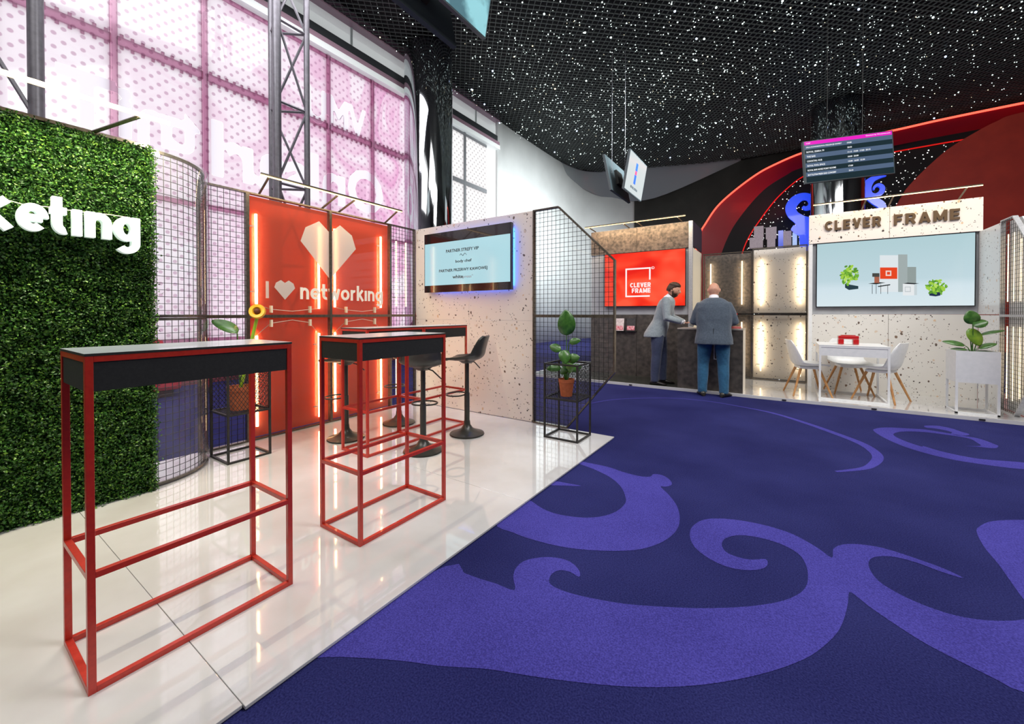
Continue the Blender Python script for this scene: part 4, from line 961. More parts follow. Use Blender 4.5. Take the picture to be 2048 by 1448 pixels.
for i, (a, b, w) in enumerate((('SALA KONGRESOWA PRELEKCJE EXPERT', '19:00', .4), ('ROYAL ZEBRA 79', '20:30', .2), ('THE BAR', '11:15  19:00  17:00  20:15', .1), ('COCKTAIL HUB', '18:00  20:00', .17), ('ROYAL POOL SPACE', '15:00  16:00  15:30', .2), ('ROYAL BAR NOISE POINT ROOMS', '17:00', .32), ('BOTTLETINI FRESH BAR CONCERT', '22:15', .32))):
    z = .825 - i * .1085; q = MB(); text_fit(q, a, T, .03, .03 + w, z, z + .04, .006, .008, .015); q.build('film_title', wt, o); q = MB(); text_fit(q, b, T, .49, .49 + .05 * (1 + b.count('  ') * 1.35), z, z + .035, .006, .008, .015); q.build('show_times', wt, o)

# ================================================================== BACK BOOTH
BZ = .046
mb = MB(); mb.box(-4.2, 2.75, 6.83, 9.4, 0, BZ)
tag(mb.build('stand_floor', M['floor_tile'], bevel=.002), 'white raised floor with plain edge under the far stand', 'stand floor')
dkt = noise_mat('dark_floor_tile', '2c302c', '383c36', 6, .25)
for a0, a1, lb in ((-4.1, -2.72, 'dark grey floor tile at the far stand, left one'), (-2.715, -1.335, 'dark grey floor tile behind the man in light blazer')):
    tag(MB().box(a0, a1, 6.86, 7.66, BZ, BZ + .004).build('floor_tile', dkt), lb, 'floor tile', 'dark floor tiles')
for k, x in enumerate((-2.15, 0.02, .97, 1.9)):
    tag(MB().box(x - .025, x + .025, 6.822, 6.832, .014, .028).build('edge_slot', M['black']), ['black slot in the stand floor edge near the men', 'black slot in the stand floor edge, left of the white table', 'black slot in the stand floor edge, between table and planter', 'black slot in the stand floor edge, below the planter'][k], 'slot', 'slots in floor edge')
# dark stone tower
Yd = 7.66
def board(label, x0, x1, y0, y1, z0, z1, m, name='wall_board', group=None, cat='wall panel', bevel=.0015):
    return tag(MB().box(x0, x1, y0, y1, z0, z1).build(name, m, bevel=bevel), label, cat, group)
for a0, a1, w in ((-3.22, -2.303, 'left'), (-2.298, -1.395, 'right')):
    board('%s mottled brown stone-look header board lit from above' % w, a0, a1, Yd, Yd + .04, 2.40, 2.86, M['stone2'], group='brown header boards')
    board('%s dark stone-look board under the red logo screen' % w, a0, a1, Yd, Yd + .04, BZ, 1.213, M['stone'], group='dark stone boards')
board('grey backing board behind the red logo screen', -3.22, -1.395, Yd + .02, Yd + .06, 1.215, 2.395, M['greywall'])
board('pale metal corner post of the dark tower', -1.39, -1.325, Yd - .002, Yd + .05, BZ, 2.87, M['alu'], name='corner_post', cat='post')
board('dark side board at top of the dark tower', -1.345, -1.325, Yd + .05, 8.62, 2.43, 2.87, mat('dark_violet_board', '2a1c24', .55))
board('cream backlit side board beside the red logo screen', -1.345, -1.325, Yd + .05, 8.6, BZ, 2.40, mat('cream_panel', 'f6ecd6', .5))
board('top board closing the dark tower', -3.22, -1.345, Yd + .04, 8.62, 2.85, 2.87, M['alu'])
Tv = WY(Yd - .05)
s = tv('large red screen with the white frame logo', Tv, -2.92, -1.425, 1.365, 2.392)
m = mat('red_screen_picture', '300000', .12, spec=.6); v = objco(m, (.6, 1, 1)); nz = N(m, 'ShaderNodeTexNoise', i_Scale=2.2, i_Detail=1, i_Distortion=1.2); L(m, v, nz.inputs['Vector'])
r = ramp(m, nz.outputs[0], [(.3, 'e81a0c'), (.5, 'fb3a1e'), (.68, 'ff5a3c')]); L(m, r.outputs[0], BS(m).inputs['Emission Color']); BS(m).inputs['Emission Strength'].default_value = 1.0
MB().add([Tv(-2.91, 1.377, 0), Tv(-1.435, 1.377, 0), Tv(-1.435, 2.382, 0), Tv(-2.91, 2.382, 0)], [(0, 1, 2, 3)]).build('picture', m, s, recalc=False)
wl = emis('white_logo', 'fff0f0', 1)
def logo(mb_, T, a0, a1, b0, b1, t=.12, c0=.001, c1=.003, txt=True):
    w = a1 - a0; k = t * w * .5; f_ = lambda x0, x1, z0, z1: mb_.prism(rect(x0, x1, z0, z1), lambda a, b, c: T(a, b, c0 + c), c1 - c0)
    f_(a0, a0 + k, b0, b1); f_(a0 + k, a1, b1 - k, b1); f_(a1 - k, a1, b1 - .42 * (b1 - b0), b1 - k); f_(a0 + k, a1 - k * .5, b0, b0 + k)
    if txt:
        word(mb_, 'CLEVER', T, a0 + .20 * w, a1 + .0 * w, b0 + .33 * (b1 - b0), b0 + .49 * (b1 - b0), c0, c1, .23, CAP, .30)
        word(mb_, 'FRAME', T, a0 + .27 * w, a1 + .0 * w, b0 + .14 * (b1 - b0), b0 + .30 * (b1 - b0), c0, c1, .23, CAP, .30)
q = MB(); logo(q, Tv, -2.50, -2.03, 1.545, 2.09); text_fit(q, '®', Tv, -2.02, -1.96, 2.05, 2.10, .001, .003, .02); q.build('logo', wl, s)
# brochures
for k, (x, lb) in enumerate(((-2.62, 'open brochure on the dark stone board, left one'), (-2.40, 'dark brochure in a holder on dark stone board'))):
    o = empty('brochure_holder', (x, Yd, .89), 0, lb, 'brochure', 'brochures on the dark wall')
    MB().box(-.1, .1, -.06, -.0, 0, .012).build('ledge', M['black'], o)
    MB().add([(-.08, -.055, .014), (.085, -.055, .014), (.085, -.01, .25), (-.08, -.01, .25), (-.08, -.045, .012), (.085, -.045, .012), (.085, 0, .25), (-.08, 0, .25)], [(0, 1, 2, 3), (4, 7, 6, 5), (0, 4, 5, 1), (2, 6, 7, 3), (0, 3, 7, 4), (1, 5, 6, 2)]).build('cover', noise_mat('brochure_cover', 'e8dcd8' if k == 0 else '2c2c2c', 'c8b8b8' if k == 0 else '3a3838', 30, .4), o)
    MB().add([(-.07, -.0535, .03), (.075, -.0535, .03), (.075, -.039, .11), (-.07, -.039, .11)], [(0, 1, 2, 3)]).build('photo', noise_mat('brochure_photo', 'f0c8cc', 'd05060', 25, .4), o, recalc=False)
light_bar('light bar on four arms above the dark stone tower', (-3.25, 7.42, 2.92), (-1.40, 7.42, 2.92), [((x, Yd + .02, 2.87), (x - .03, 7.42, 2.91)) for x in (-3.13, -2.45, -2.20, -1.50)], None)
lamp((-2.3, 7.40, 2.9), (-2.3, 7.66, 2.4), 1.8, .03, 18)
# counter
cx0, cx1 = -1.405, -.49
o = empty('reception_counter', (0, 0, 0), 0, 'dark stone reception counter in front of the two men', 'counter')
MB().box(cx0, cx1, 6.875, 6.90, BZ, .985).build('front_board', M['stone'], o)
MB().box(cx0, cx0 + .02, 6.9, 7.35, BZ, .985).build('side_board', M['stone'], o)
MB().box(cx1 - .02, cx1, 6.9, 7.35, BZ, .985).build('side_board', mat('cream_side', 'efe6d6', .5), o)
MB().box(cx0 - .004, cx1 + .004, 6.87, 7.36, .985, 1.005).build('counter_top', mat('counter_top', 'b8aea2', .3), o)
MB().box(cx0 + .43, cx0 + .436, 6.871, 6.876, BZ, .985).build('seam', M['alu'], o)
q = MB(); logo(q, WY(6.873), -.88, -.68, .53, .78); q.build('logo', M['white'], o)
# reflective dark panel and backlit terrazzo panels
Yb = 8.5; Tb = WY(Yb)
def backlit(lb, a0, a1, b0, b1, tubes, bm):
    panel(lb, Tb, rect(a0, a1, b0, b1), ('acrylic', 'back'), tubes, 'backlit wall panels', sheet_mat=bm, tubemat='tube_w')
backlit('upper dark backlit panel with two glowing tubes behind the men', -1.28, -.475, 1.235, 2.37, ((-1.15, 1.38, 2.18), (-.63, 1.4, 2.2)), M['stone2'])
backlit('lower dark backlit panel beside the reception counter', -1.28, -.475, BZ, 1.215, ((-1.15, .2, 1.05), (-.63, .15, 1.08)), M['stone2'])
backlit('upper backlit terrazzo panel with two glowing tubes', -.465, .34, 1.235, 2.41, ((-.33, 1.37, 2.2), (.25, 1.4, 2.2)), M['terr_warm'])
backlit('lower backlit terrazzo panel behind the left white chair', -.465, .34, BZ, 1.215, ((-.33, .2, 1.08), (.25, .15, 1.08)), M['terr_warm'])
for x in (-1.15, -.63, -.33, .25):
    for z in (.65, 1.8): lamp((x, 8.56, z), (x, 8.8, z), .04, .8, 1.2, 'ffe6bc')
# white terrazzo tower
Yw = 8.19
for a0, a1, w in ((.345, 1.314, 'left'), (1.318, 2.262, 'right')):
    board('%s terrazzo header board under the dark letters' % w, a0, a1, Yw - .02, Yw + .04, 2.366, 2.828, M['terr_warm'], group='terrazzo header boards')
    board('%s white terrazzo board under the landscape screen' % w, a0 + (.05 if w == 'left' else 0), a1 - (.03 if w == 'right' else 0), Yw, Yw + .04, BZ, 1.222, M['terr_white'], group='white terrazzo boards')
board('grey recess board behind the landscape screen', .395, 2.23, Yw + .02, Yw + .06, 1.224, 2.364, M['greywall'])
board('white left edge post of the terrazzo tower', .345, .395, Yw - .01, Yw + .3, BZ, 2.364, M['white'], name='corner_post', cat='post')
board('white right edge post of the terrazzo tower', 2.232, 2.262, Yw - .01, Yw + .3, 1.224, 2.364, M['white'], name='corner_post', cat='post')
lt = empty('wall_lettering', (0, 0, 0), 0, 'dark bronze capital letters on the terrazzo header', 'lettering')
bz = mat('bronze_letters', '6a5640', .4, metal=.3)
for w_, a0, a1, b0, b1 in (('CLEVER', .552, 1.215, 2.553, 2.705), ('FRAME', 1.365, 2.04, 2.548, 2.703)):
    q = MB(); word(q, w_, WY(Yw - .02), a0, a1, b0, b1, .002, .022, .22, CAP, .36); q.build('word', bz, lt)
# landscape screen with the product picture
Tp = WY(Yw - .03)
s = tv('large landscape screen with a rendered exhibition stand picture', Tp, .44, 2.198, 1.335, 2.362)
m = mat('pale_blue_picture', '101418', .15); v = objco(m); g_ = N(m, 'ShaderNodeTexGradient'); mp = N(m, 'ShaderNodeMapping'); mp.inputs['Rotation'].default_value = (0, PI / 2, 0); 
sx = N(m, 'ShaderNodeSeparateXYZ'); L(m, v, sx.inputs[0]); mr = N(m, 'ShaderNodeMapRange'); mr.inputs[1].default_value = 1.35; mr.inputs[2].default_value = 2.35; L(m, sx.outputs['Z'], mr.inputs[0])
r = ramp(m, mr.outputs[0], [(0, 'dcebf0'), (.28, 'd4e6ee'), (.4, 'c2dae2'), (1, 'b4d2d8')]); L(m, r.outputs[0], BS(m).inputs['Emission Color']); BS(m).inputs['Emission Strength'].default_value = .95
MB().add([Tp(.452, 1.347, 0), Tp(2.186, 1.347, 0), Tp(2.186, 2.35, 0), Tp(.452, 2.35, 0)], [(0, 1, 2, 3)]).build('picture', m, s, recalc=False)
def pq(x, y): p = on_y(1640 + x / 6.4, 480 + y / 6.4, Yw - .03); return (p.x, p.z)
def flat(pts, col, c=.001, e=.9, nm='picture_shape'):
    MB().prism([pq(*p) for p in pts], lambda a, b, cc: Tp(a, b, c + cc), .0008).build(nm, emis('pic_' + col, col, e), s)
R4 = lambda x0, y0, x1, y1: [(x0, y1), (x1, y1), (x1, y0), (x0, y0)]
flat(R4(765, 195, 1000, 665), 'e8f0f4'); flat(R4(1000, 185, 1118, 665), 'a8b4b4', .002); flat(R4(1118, 345, 1230, 560), '98a4a2', .001); flat(R4(768, 352, 988, 498), 'f04820', .003)
flat(R4(840, 392, 912, 460), 'f8e0d8', .004); flat(R4(856, 408, 896, 444), 'f04820', .005); flat(R4(1060, 560, 1205, 710), 'f0f4f6', .003); flat([(1060, 560), (1205, 568), (1270, 556), (1120, 546)], '303438', .004); flat(R4(1205, 568, 1240, 705), 'd0dce0', .003)
flat(R4(1085, 598, 1160, 665), 'c0c8cc', .004); flat(R4(1092, 606, 1152, 656), 'eef2f4', .005)
flat([(615, 560), (740, 540), (840, 545), (720, 568)], '283030', .004); flat([(735, 590), (900, 565), (895, 580), (750, 602)], '283030', .004); flat(R4(695, 470, 758, 550), 'b06850', .005); flat(R4(668, 425, 760, 472), '4a4a46', .0055)
for x in (665, 715, 775, 862): flat(R4(x, 570, x + 6, 690), '303438', .0035)
flat([(320, 560), (490, 590), (490, 625), (370, 640), (320, 610)], '28404a', .002); flat([(1395, 680), (1545, 640), (1540, 710), (1480, 722), (1400, 712)], '202e50', .002)
rn = random.Random(2)
for (cx_, cy_, rx, ry, n_) in ((370, 450, 115, 125, 75), (1490, 600, 135, 95, 75)):
    for k in range(n_):
        a = rn.uniform(0, 2 * PI); rr = rn.uniform(.0, 1) ** .8; x, y_ = cx_ + rx * rr * math.cos(a), cy_ + ry * rr * math.sin(a); r_ = rn.uniform(18, 34); th = rn.uniform(0, PI)
        flat([(x + r_ * math.cos(t) * math.cos(th) - r_ * .55 * math.sin(t) * math.sin(th), y_ + r_ * math.cos(t) * math.sin(th) + r_ * .55 * math.sin(t) * math.cos(th)) for t in np.linspace(0, 2 * PI, 9)[:-1]], rn.choice(['a8d848', '78b838', 'c0e868', '5c9830']), .006 + k * .0002, .9, 'picture_leaf')
light_bar('light bar above the terrazzo header with dark letters', (.386, 7.95, 2.945), (2.195, 7.95, 2.945), [((x, Yw, 2.83), (x + .02, 7.95, 2.935)) for x in (1.0, 1.3, 2.03)], None)
lamp((1.3, 7.93, 2.93), (1.3, 8.19, 2.5), 1.8, .03, 3)
# right wing wall
Xr = 2.23
board('white terrazzo side board of the right wing, upper', Xr, Xr + .04, 7.53, 8.17, 1.225, 2.36, terrazzo('terrazzo_cool', 'eceeee'), group='right wing boards')
board('white terrazzo side board of the right wing, lower', Xr, Xr + .04, 7.53, 8.17, BZ, 1.215, terrazzo('terrazzo_cool2', 'eceeee'), group='right wing boards')
Tr = lambda a, b, c: (Xr + .02 - c, 7.53 - a, b + .0)
panel('upper slanted mesh panel with glowing tubes at right wing', Tr, TRZ_UP, ('mesh', 'back'), [(a, 1.38, z) for a, z in ((.08, 2.2), (.24, 2.2), (.40, 2.1), (.56, 1.97), (.72, 1.82))], 'slanted mesh screens', tubemat='tube_w', sheet_mat=M['white'], fm='alu', bd=.075, tr=.006)
panel('lower slanted mesh panel with glowing tubes at right wing', Tr, [(0, BZ)] + [(.42, BZ)] + TRZ_LO[2:], ('mesh', 'back'), [(a, z, 1.08) for a, z in ((.08, .2), (.24, .2), (.40, .25), (.56, .4), (.72, .57))], 'slanted mesh screens', tubemat='tube_w', sheet_mat=M['white'], fm='alu', bd=.075, tr=.006)

# white table
t = make_table(.75, .735, .755, M['white'], M['white'], M['white'], 'meeting_table', t=.024, mid=-9, apr=.115)
for ch in [x for x in bpy.data.objects if x.parent == t and x.name.startswith('foot_rail')]: bpy.data.objects.remove(ch)
t.location = (1.155, 7.04, BZ); tag(t, 'white square meeting table with red camera on top', 'table')
# white chairs with wooden legs
def make_chair():
    o = empty('shell_chair')
    sh = shell([(.22, .435), (.20, .45), (.06, .435), (-.10, .43), (-.17, .47), (-.205, .58), (-.235, .72), (-.25, .80)], [.17, .22, .235, .23, .225, .22, .19, .13], [.0, .015, .04, .06, .07, .06, .035, .015], .012)
    sh.build('seat', M['white'], o, smooth=True, sharp=70)
    MB().box(-.13, .13, -.13, .13, .385, .425).build('seat_base', M['white'], o, bevel=.01)
    for sx in (-1, 1):
        for sy in (-1, 1): MB().tube([(sx * .11, sy * .11, .40), (sx * .235, sy * .235, 0)], [.018, .011], 10).build('leg', M['wood'], o, smooth=True)
    return o
ch0 = make_chair()
for i, (x, y_, rz, lb) in enumerate(((.30, 7.36, .25, 'white shell chair with wooden legs left of white table'), (.82, 7.86, -PI / 2 + .2, 'white shell chair with wooden legs behind the white table'), (1.12, 7.42, PI - .5, 'white shell chair with wooden legs right of white table'))):
    o = ch0 if i == 0 else copy_tree(ch0); o.location = (x, y_, BZ); o.rotation_euler.z = rz; tag(o, lb, 'chair', 'white shell chairs')
# red toy-like camera on table
o = empty('red_viewer', (.76, 7.33, BZ + .755), .1, 'glossy red plastic viewer standing on the white table', 'gadget')
rp = mat('glossy_red_plastic', 'b81c20', .2, coat=.8)
MB().box(-.115, .115, -.04, .04, .075, .125).build('body', rp, o, bevel=.012)
for sx in (-1, 1): MB().box(sx * .115, sx * .05, -.04, .04, 0, .08).build('eyepiece', rp, o, bevel=.012)
MB().box(-.08, .08, -.02, .03, .12, .135).build('top_slot', rp, o, bevel=.004)
# white planter
o = empty('planter', (1.72, 6.965, BZ), 0, 'white box planter on tall legs beside the right wing', 'planter')
b = MB(); b.box(0, .36, 0, .01, .37, .745); b.box(0, .36, .35, .36, .37, .745); b.box(0, .01, .01, .35, .37, .745); b.box(.35, .36, .01, .35, .37, .745); b.box(.01, .35, .01, .35, .37, .38); b.build('box', M['white'], o)
for sx in (0, .338):
    for sy in (0, .338): MB().box(sx, sx + .022, sy, sy + .022, 0, .37).build('leg', M['white'], o)
f = MB(); f.box(0, .36, 0, .02, 0, .018); f.box(0, .36, .34, .36, 0, .018); f.box(0, .02, .02, .34, 0, .018); f.box(.34, .36, .02, .34, 0, .018); f.build('base_frame', M['white'], o)
MB().box(.01, .35, .01, .35, .68, .70).build('soil', M['soil'], o)
FR = (.1, -.95, .2)
make_plant('broad-leaved plant growing in the white box planter', (1.90, 7.14, BZ + .68), [
    (.0, 0, .38, -.03, -.02, .55, .15, FR, 'leaf'), (.0, -.02, .36, .12, -.02, .42, .12, (0, -.8, .6), 'leaf'), (-.03, 0, .33, .06, -.03, .12, .13, FR, 'leaf2'), (.06, 0, .25, .27, .02, .32, .06, (0, -.5, .8), 'leaf'),
    (.05, 0, .09, .2, 0, .16, .08, (0, -.6, .8), 'leaf'), (-.06, 0, .12, -.26, -.02, .17, .08, (0, -.7, .7), 'leaf'), (-.04, 0, .07, -.19, -.02, .08, .05, (0, -.6, .8), 'leaf'), (.03, 0, .05, .2, -.03, .04, .05, (0, -.6, .8), 'leaf')], 0, .03, name='planter_plant')

# ================================================================== PEOPLE
def person_body(name, J_, parent, skin):
    """J_: dict of joints -> continuous skinned body, head included, voxel-joined"""
    me = bpy.data.meshes.new(name)
    V_, E_, R = [], [], []
    def add(p, r, par=None):
        V_.append(tuple(p)); R.append(r); i = len(V_) - 1
        if par is not None: E_.append((par, i))
        return i
    P = {k: Vector(v) for k, v in J_.items() if hasattr(v, '__len__')}
    pel = add(P['pelvis'], (.13, .11)); sp1 = add(P['waist'], (.125, .105), pel); ch = add(P['chest'], (.14, .11), sp1); nk0 = add(P['neckbase'], (.07, .065), ch); nk = add(P['neck'], (.055, .06), nk0); hd = add(P['headc'], (.06, .065), nk)
    for s in 'LR':
        sh = add(P['sho' + s], (.055, .055), ch); el = add(P['elb' + s], (.042, .042), sh); fm = add(P['elb' + s].lerp(P['wri' + s], .4), (.038, .038), el); wr = add(P['wri' + s], (.026, .022), fm)
        hp = P['hip' + s]; h_ = add(hp, (.09, .09), pel); kn = add(P['kne' + s], (.056, .056), h_); cf = add(P['kne' + s].lerp(P['ank' + s], .35), (.055, .055), kn); an = add(P['ank' + s], (.038, .04), cf); add(P['toe' + s], (.034, .03), an)
        d = (P['wri' + s] - P['elb' + s]).normalized(); fd = (P['hand' + s] - P['wri' + s]).normalized(); side = fd.cross(Vector((0, 0, 1))).normalized(); palm = P['wri' + s] + fd * .07
        pm = add(palm, (.030, .016), wr)
        for k, (o_, ln) in enumerate(((-.028, .07), (-.010, .08), (.009, .075), (.026, .06))):
            b0 = palm + side * o_ + fd * .015; a = add(b0, (.0095, .009), pm); m1 = b0 + fd * ln * .5 + Vector((0, 0, -.012)); c1 = add(m1, (.0085, .008), a); add(m1 + fd * ln * .3 + Vector((0, 0, -.03)), (.0075, .007), c1)
        th = P['wri' + s] + fd * .03 + side * (-.03 if s == 'L' else .03); a = add(th, (.011, .011), wr); add(th + fd * .04 + side * (-.018 if s == 'L' else .018) + Vector((0, 0, -.01)), (.009, .009), a)
    me.from_pydata(V_, E_, []); o = bpy.data.objects.new(name, me); COL.objects.link(o)
    sk = o.modifiers.new('skin', 'SKIN'); sk.use_smooth_shade = True
    if not me.skin_vertices:
        bpy.context.view_layer.objects.active = o; o.modifiers.remove(sk); o.select_set(True); bpy.ops.object.modifier_add(type='SKIN')
    sv = me.skin_vertices[0].data
    for i, r in enumerate(R): sv[i].radius = r
    sv[0].use_root = True
    ss = o.modifiers.new('sub', 'SUBSURF'); ss.levels = 2; ss.render_levels = 2
    dg = bpy.context.evaluated_depsgraph_get(); me2 = bpy.data.meshes.new_from_object(o.evaluated_get(dg))
    bm_ = bmesh.new(); bm_.from_mesh(me2)
    # head: shaped sphere with brow, nose, chin, ears
    f = Vector(J_['face']).normalized(); up = Vector(J_['headup']).normalized(); sd_ = up.cross(f).normalized(); up = f.cross(sd_).normalized(); hc = P['head']
    h = bmesh.new(); bmesh.ops.create_uvsphere(h, u_segments=40, v_segments=30, radius=1)
    for v in h.verts:
        x, y_, z = v.co  # x side, y forward, z up
        fl_ = min(1.22, (1.06 - z * z) ** -.11) if z > 0 else 1.0
        w = .078 * fl_ * (1 - .22 * max(0, -z) ** 1.3); dd = (.096 if y_ > 0 else .102) * fl_; yy = y_ * dd; xx = x * w; zz = z * .116
        if z < 0 and y_ > 0: yy *= 1 - .12 * (-z); 
        if y_ < 0 and z < -.2: yy *= 1 - .5 * (-z - .2)
        g = lambda cx, cz, s_: math.exp(-((x - cx) ** 2 + (z - cz) ** 2) / s_)
        if y_ > 0:
            yy += .026 * g(0, -.18, .012) + .014 * g(0, -.02, .02) + .006 * g(0, .2, .2) - .012 * (g(.36, .04, .02) + g(-.36, .04, .02)) + .008 * g(0, -.5, .02) + .010 * g(0, -.85, .05) + .004 * g(0, -.42, .008)
        if abs(z) < .28 and abs(y_ + .05) < .28: xx += math.copysign(.018 * math.exp(-((y_ + .08) ** 2 + (z + .02) ** 2 * .6) / .03), x) if abs(x) > .7 else 0
        v.co = hc + sd_ * xx + f * yy + up * zz
    hm = bpy.data.meshes.new('h'); h.to_mesh(hm); h.free(); bm_.from_mesh(hm)
    for s_ in (-1, 1):
        e_ = bmesh.new(); bmesh.ops.create_uvsphere(e_, u_segments=14, v_segments=10, radius=1)
        for v in e_.verts:
            a, b, c = v.co; v.co = hc + sd_ * s_ * (.077 + .011 * a + .012 * max(0, -b)) + f * (-.012 + .018 * b) + up * (-.006 + .031 * c)
        em = bpy.data.meshes.new('e'); e_.to_mesh(em); e_.free(); bm_.from_mesh(em)
    me3 = bpy.data.meshes.new(name); bm_.to_mesh(me3); bm_.free(); bpy.data.objects.remove(o)
    o = bpy.data.objects.new(name, me3); COL.objects.link(o); rm = o.modifiers.new('r', 'REMESH'); rm.mode = 'VOXEL'; rm.voxel_size = .0065; sm_ = o.modifiers.new('s', 'SMOOTH'); sm_.iterations = 2; sm_.factor = .4
    dg = bpy.context.evaluated_depsgraph_get(); me4 = bpy.data.meshes.new_from_object(o.evaluated_get(dg)); bpy.data.objects.remove(o)
    o = bpy.data.objects.new(name, me4); COL.objects.link(o); o.parent = parent; me4.materials.clear(); me4.materials.append(skin); me4.polygons.foreach_set('use_smooth', [True] * len(me4.polygons))
    return o, (hc, f, up, sd_)
def ell(c, a, b, ux, uy, n=20, pw=2.4):
    c = Vector(c); ux = Vector(ux); uy = Vector(uy); r = []
    for j in range(n):
        t = 2 * PI * j / n; ct, st = math.cos(t), math.sin(t)
        r.append(tuple(c + ux * a * math.copysign(abs(ct) ** (2 / pw), ct) + uy * b * math.copysign(abs(st) ** (2 / pw), st)))
    return r
def person(label, loc, face_ang, J_, cols, jacket, trouser, hair):
    root = empty('person', loc, face_ang, label, 'person')
    skin = noise_mat('skin_' + hair, 'd8a48a', 'c99078', 18, .5)
    body, (hc, f, up, sd_) = person_body('body', J_, root, skin)
    jm = noise_mat('jacket_cloth', cols[0], cols[1], 45, .85, sheen=.3); tm = noise_mat('trouser_cloth', cols[2], cols[3], 35, .85, sheen=.2); sh = mat('white_shirt', 'e8e8ee', .7); shoe = mat('dark_leather', cols[4], .35)
    P = {k: Vector(v) for k, v in J_.items() if hasattr(v, '__len__')}
    X, Yv = Vector((0, 1, 0)), Vector((1, 0, 0))    # side axis = +y, forward = +x in the person's frame
    rows = []
    for (c, a, b) in jacket: rows.append(ell(c, a, b, X, Yv))
    def weld(mb_, nm, m_, vox, it=6):
        t_ = mb_.build(nm, m_); r_ = t_.modifiers.new('r', 'REMESH'); r_.mode = 'VOXEL'; r_.voxel_size = vox; q_ = t_.modifiers.new('s', 'SMOOTH'); q_.iterations = it; q_.factor = .5
        me_ = bpy.data.meshes.new_from_object(t_.evaluated_get(bpy.context.evaluated_depsgraph_get())); t_.modifiers.clear(); t_.data = me_; me_.name = nm
        me_.materials.clear(); me_.materials.append(m_); me_.polygons.foreach_set('use_smooth', [True] * len(me_.polygons)); t_.parent = root
        return t_
    for m_ in (jm, tm):
        v_ = objco(m_, (1, 1, 1.0)); w_ = N(m_, 'ShaderNodeTexNoise', i_Scale=5.0, i_Detail=1, i_Distortion=.5); L(m_, v_, w_.inputs['Vector'])
        b_ = N(m_, 'ShaderNodeBump', i_Strength=.4, i_Distance=.05); L(m_, w_.outputs[0], b_.inputs['Height']); L(m_, b_.outputs[0], BS(m_).inputs['Normal'])
    jk = MB().rings(rows, caps=True); tr = MB()
    for s in 'LR':
        a, e, w = P['sho' + s], P['elb' + s], P['wri' + s]
        wc = e.lerp(w, .88); inn = Vector(((P['chest'].x - a.x) * .3, -a.y * .45, -.03))
        pts = [a + inn, a + Vector((0, 0, .005)), a.lerp(e, .45), a.lerp(e, .85), e + (e - a).normalized() * .012 + (e - w).normalized() * .012, e.lerp(w, .25), e.lerp(w, .6), wc]
        jk.tube(pts, [.06, .067, .068, .060, .058, .054, .048, .043], 16)
        MB().tube([e.lerp(w, .86), e.lerp(w, .93)], [.033, .033], 12).build('shirt_cuff', sh, root, smooth=True)
        k_, an, hp, to = P['kne' + s], P['ank' + s], P['hip' + s], P['toe' + s]
        g = trouser
        pts = [hp + Vector((0, -hp.y * .25, .12)), hp + Vector((0, 0, .0)), hp.lerp(k_, .5), k_, k_.lerp(an, .4), k_.lerp(an, .8), an + Vector((.005, 0, -.035))]
        tr.tube(pts, [g * 1.05, g * 1.12, g * 1.02, g * .82, g * .80, g * .70, g * .66], 16)
        fd = (to - an); fd.z = 0; fd.normalize(); sdx = Vector((-fd.y, fd.x, 0)); bz_ = J_['sole' + s]; rr = []
        for t, w_, h_ in ((-.075, .022, .05), (-.06, .036, .075), (0, .038, .085), (.07, .044, .065), (.13, .046, .045), (.175, .034, .03), (.195, .012, .018)):
            c = Vector((an.x, an.y, 0)) + fd * t; rr.append([tuple(c + sdx * w_ * math.cos(q) + Vector((0, 0, bz_ + h_ / 2 + h_ / 2 * math.sin(q)))) for q in np.linspace(0, 2 * PI, 12, endpoint=False)])
        MB().rings(rr).build('shoe', shoe, root, smooth=True, sharp=70)
    tr.rings([ell(P['pelvis'] + Vector((0, 0, z)), a, b, X, Yv) for z, a, b in ((-.10, .145, .11), (0, .17, .125), (.1, .165, .115))])
    weld(tr, 'trousers', tm, .011, 5); jo = weld(jk, 'jacket', jm, .010, 16)
    # back vent and lapel line
    if hair == 'bald': MB().tube([Vector((P['waist'].x - .17, 0, 1.02)), Vector((P['waist'].x - .19, .004, .86)), Vector((P['waist'].x - .205, .0, .78))], [.003, .005, .009], 6).build('vent', mat('vent_dark', '1c2126', .9), jo, smooth=True)
    nb = P['neckbase'].lerp(P['neck'], .25); nd = (P['neck'] - P['neckbase']).normalized(); n1 = nd.cross(Vector((0, 1, 0))).normalized(); n2 = nd.cross(n1)
    MB().rings([ell(nb - nd * .05, .088, .08, n2, n1, 20, 2), ell(nb + nd * .01, .068, .068, n2, n1, 20, 2), ell(nb + nd * .035, .064, .066, n2, n1, 20, 2), ell(nb + nd * .035, .056, .058, n2, n1, 20, 2)], caps=False).build('shirt_collar', sh, root, smooth=True)
    # eyes
    for s in (-1, 1):
        MB().sphere(tuple(hc + f * .0795 + sd_ * s * .03 + up * .004), .0085, 10, 8).build('eye', mat('eye_dark', '2a2420', .2), root, smooth=True)
    MB().tube([hc + f * .088 - up * .055 + sd_ * -.022, hc + f * .096 - up * .054, hc + f * .088 - up * .055 + sd_ * .022], .004, 6).build('lips', mat('lips', 'a8605a', .5), root, smooth=True)
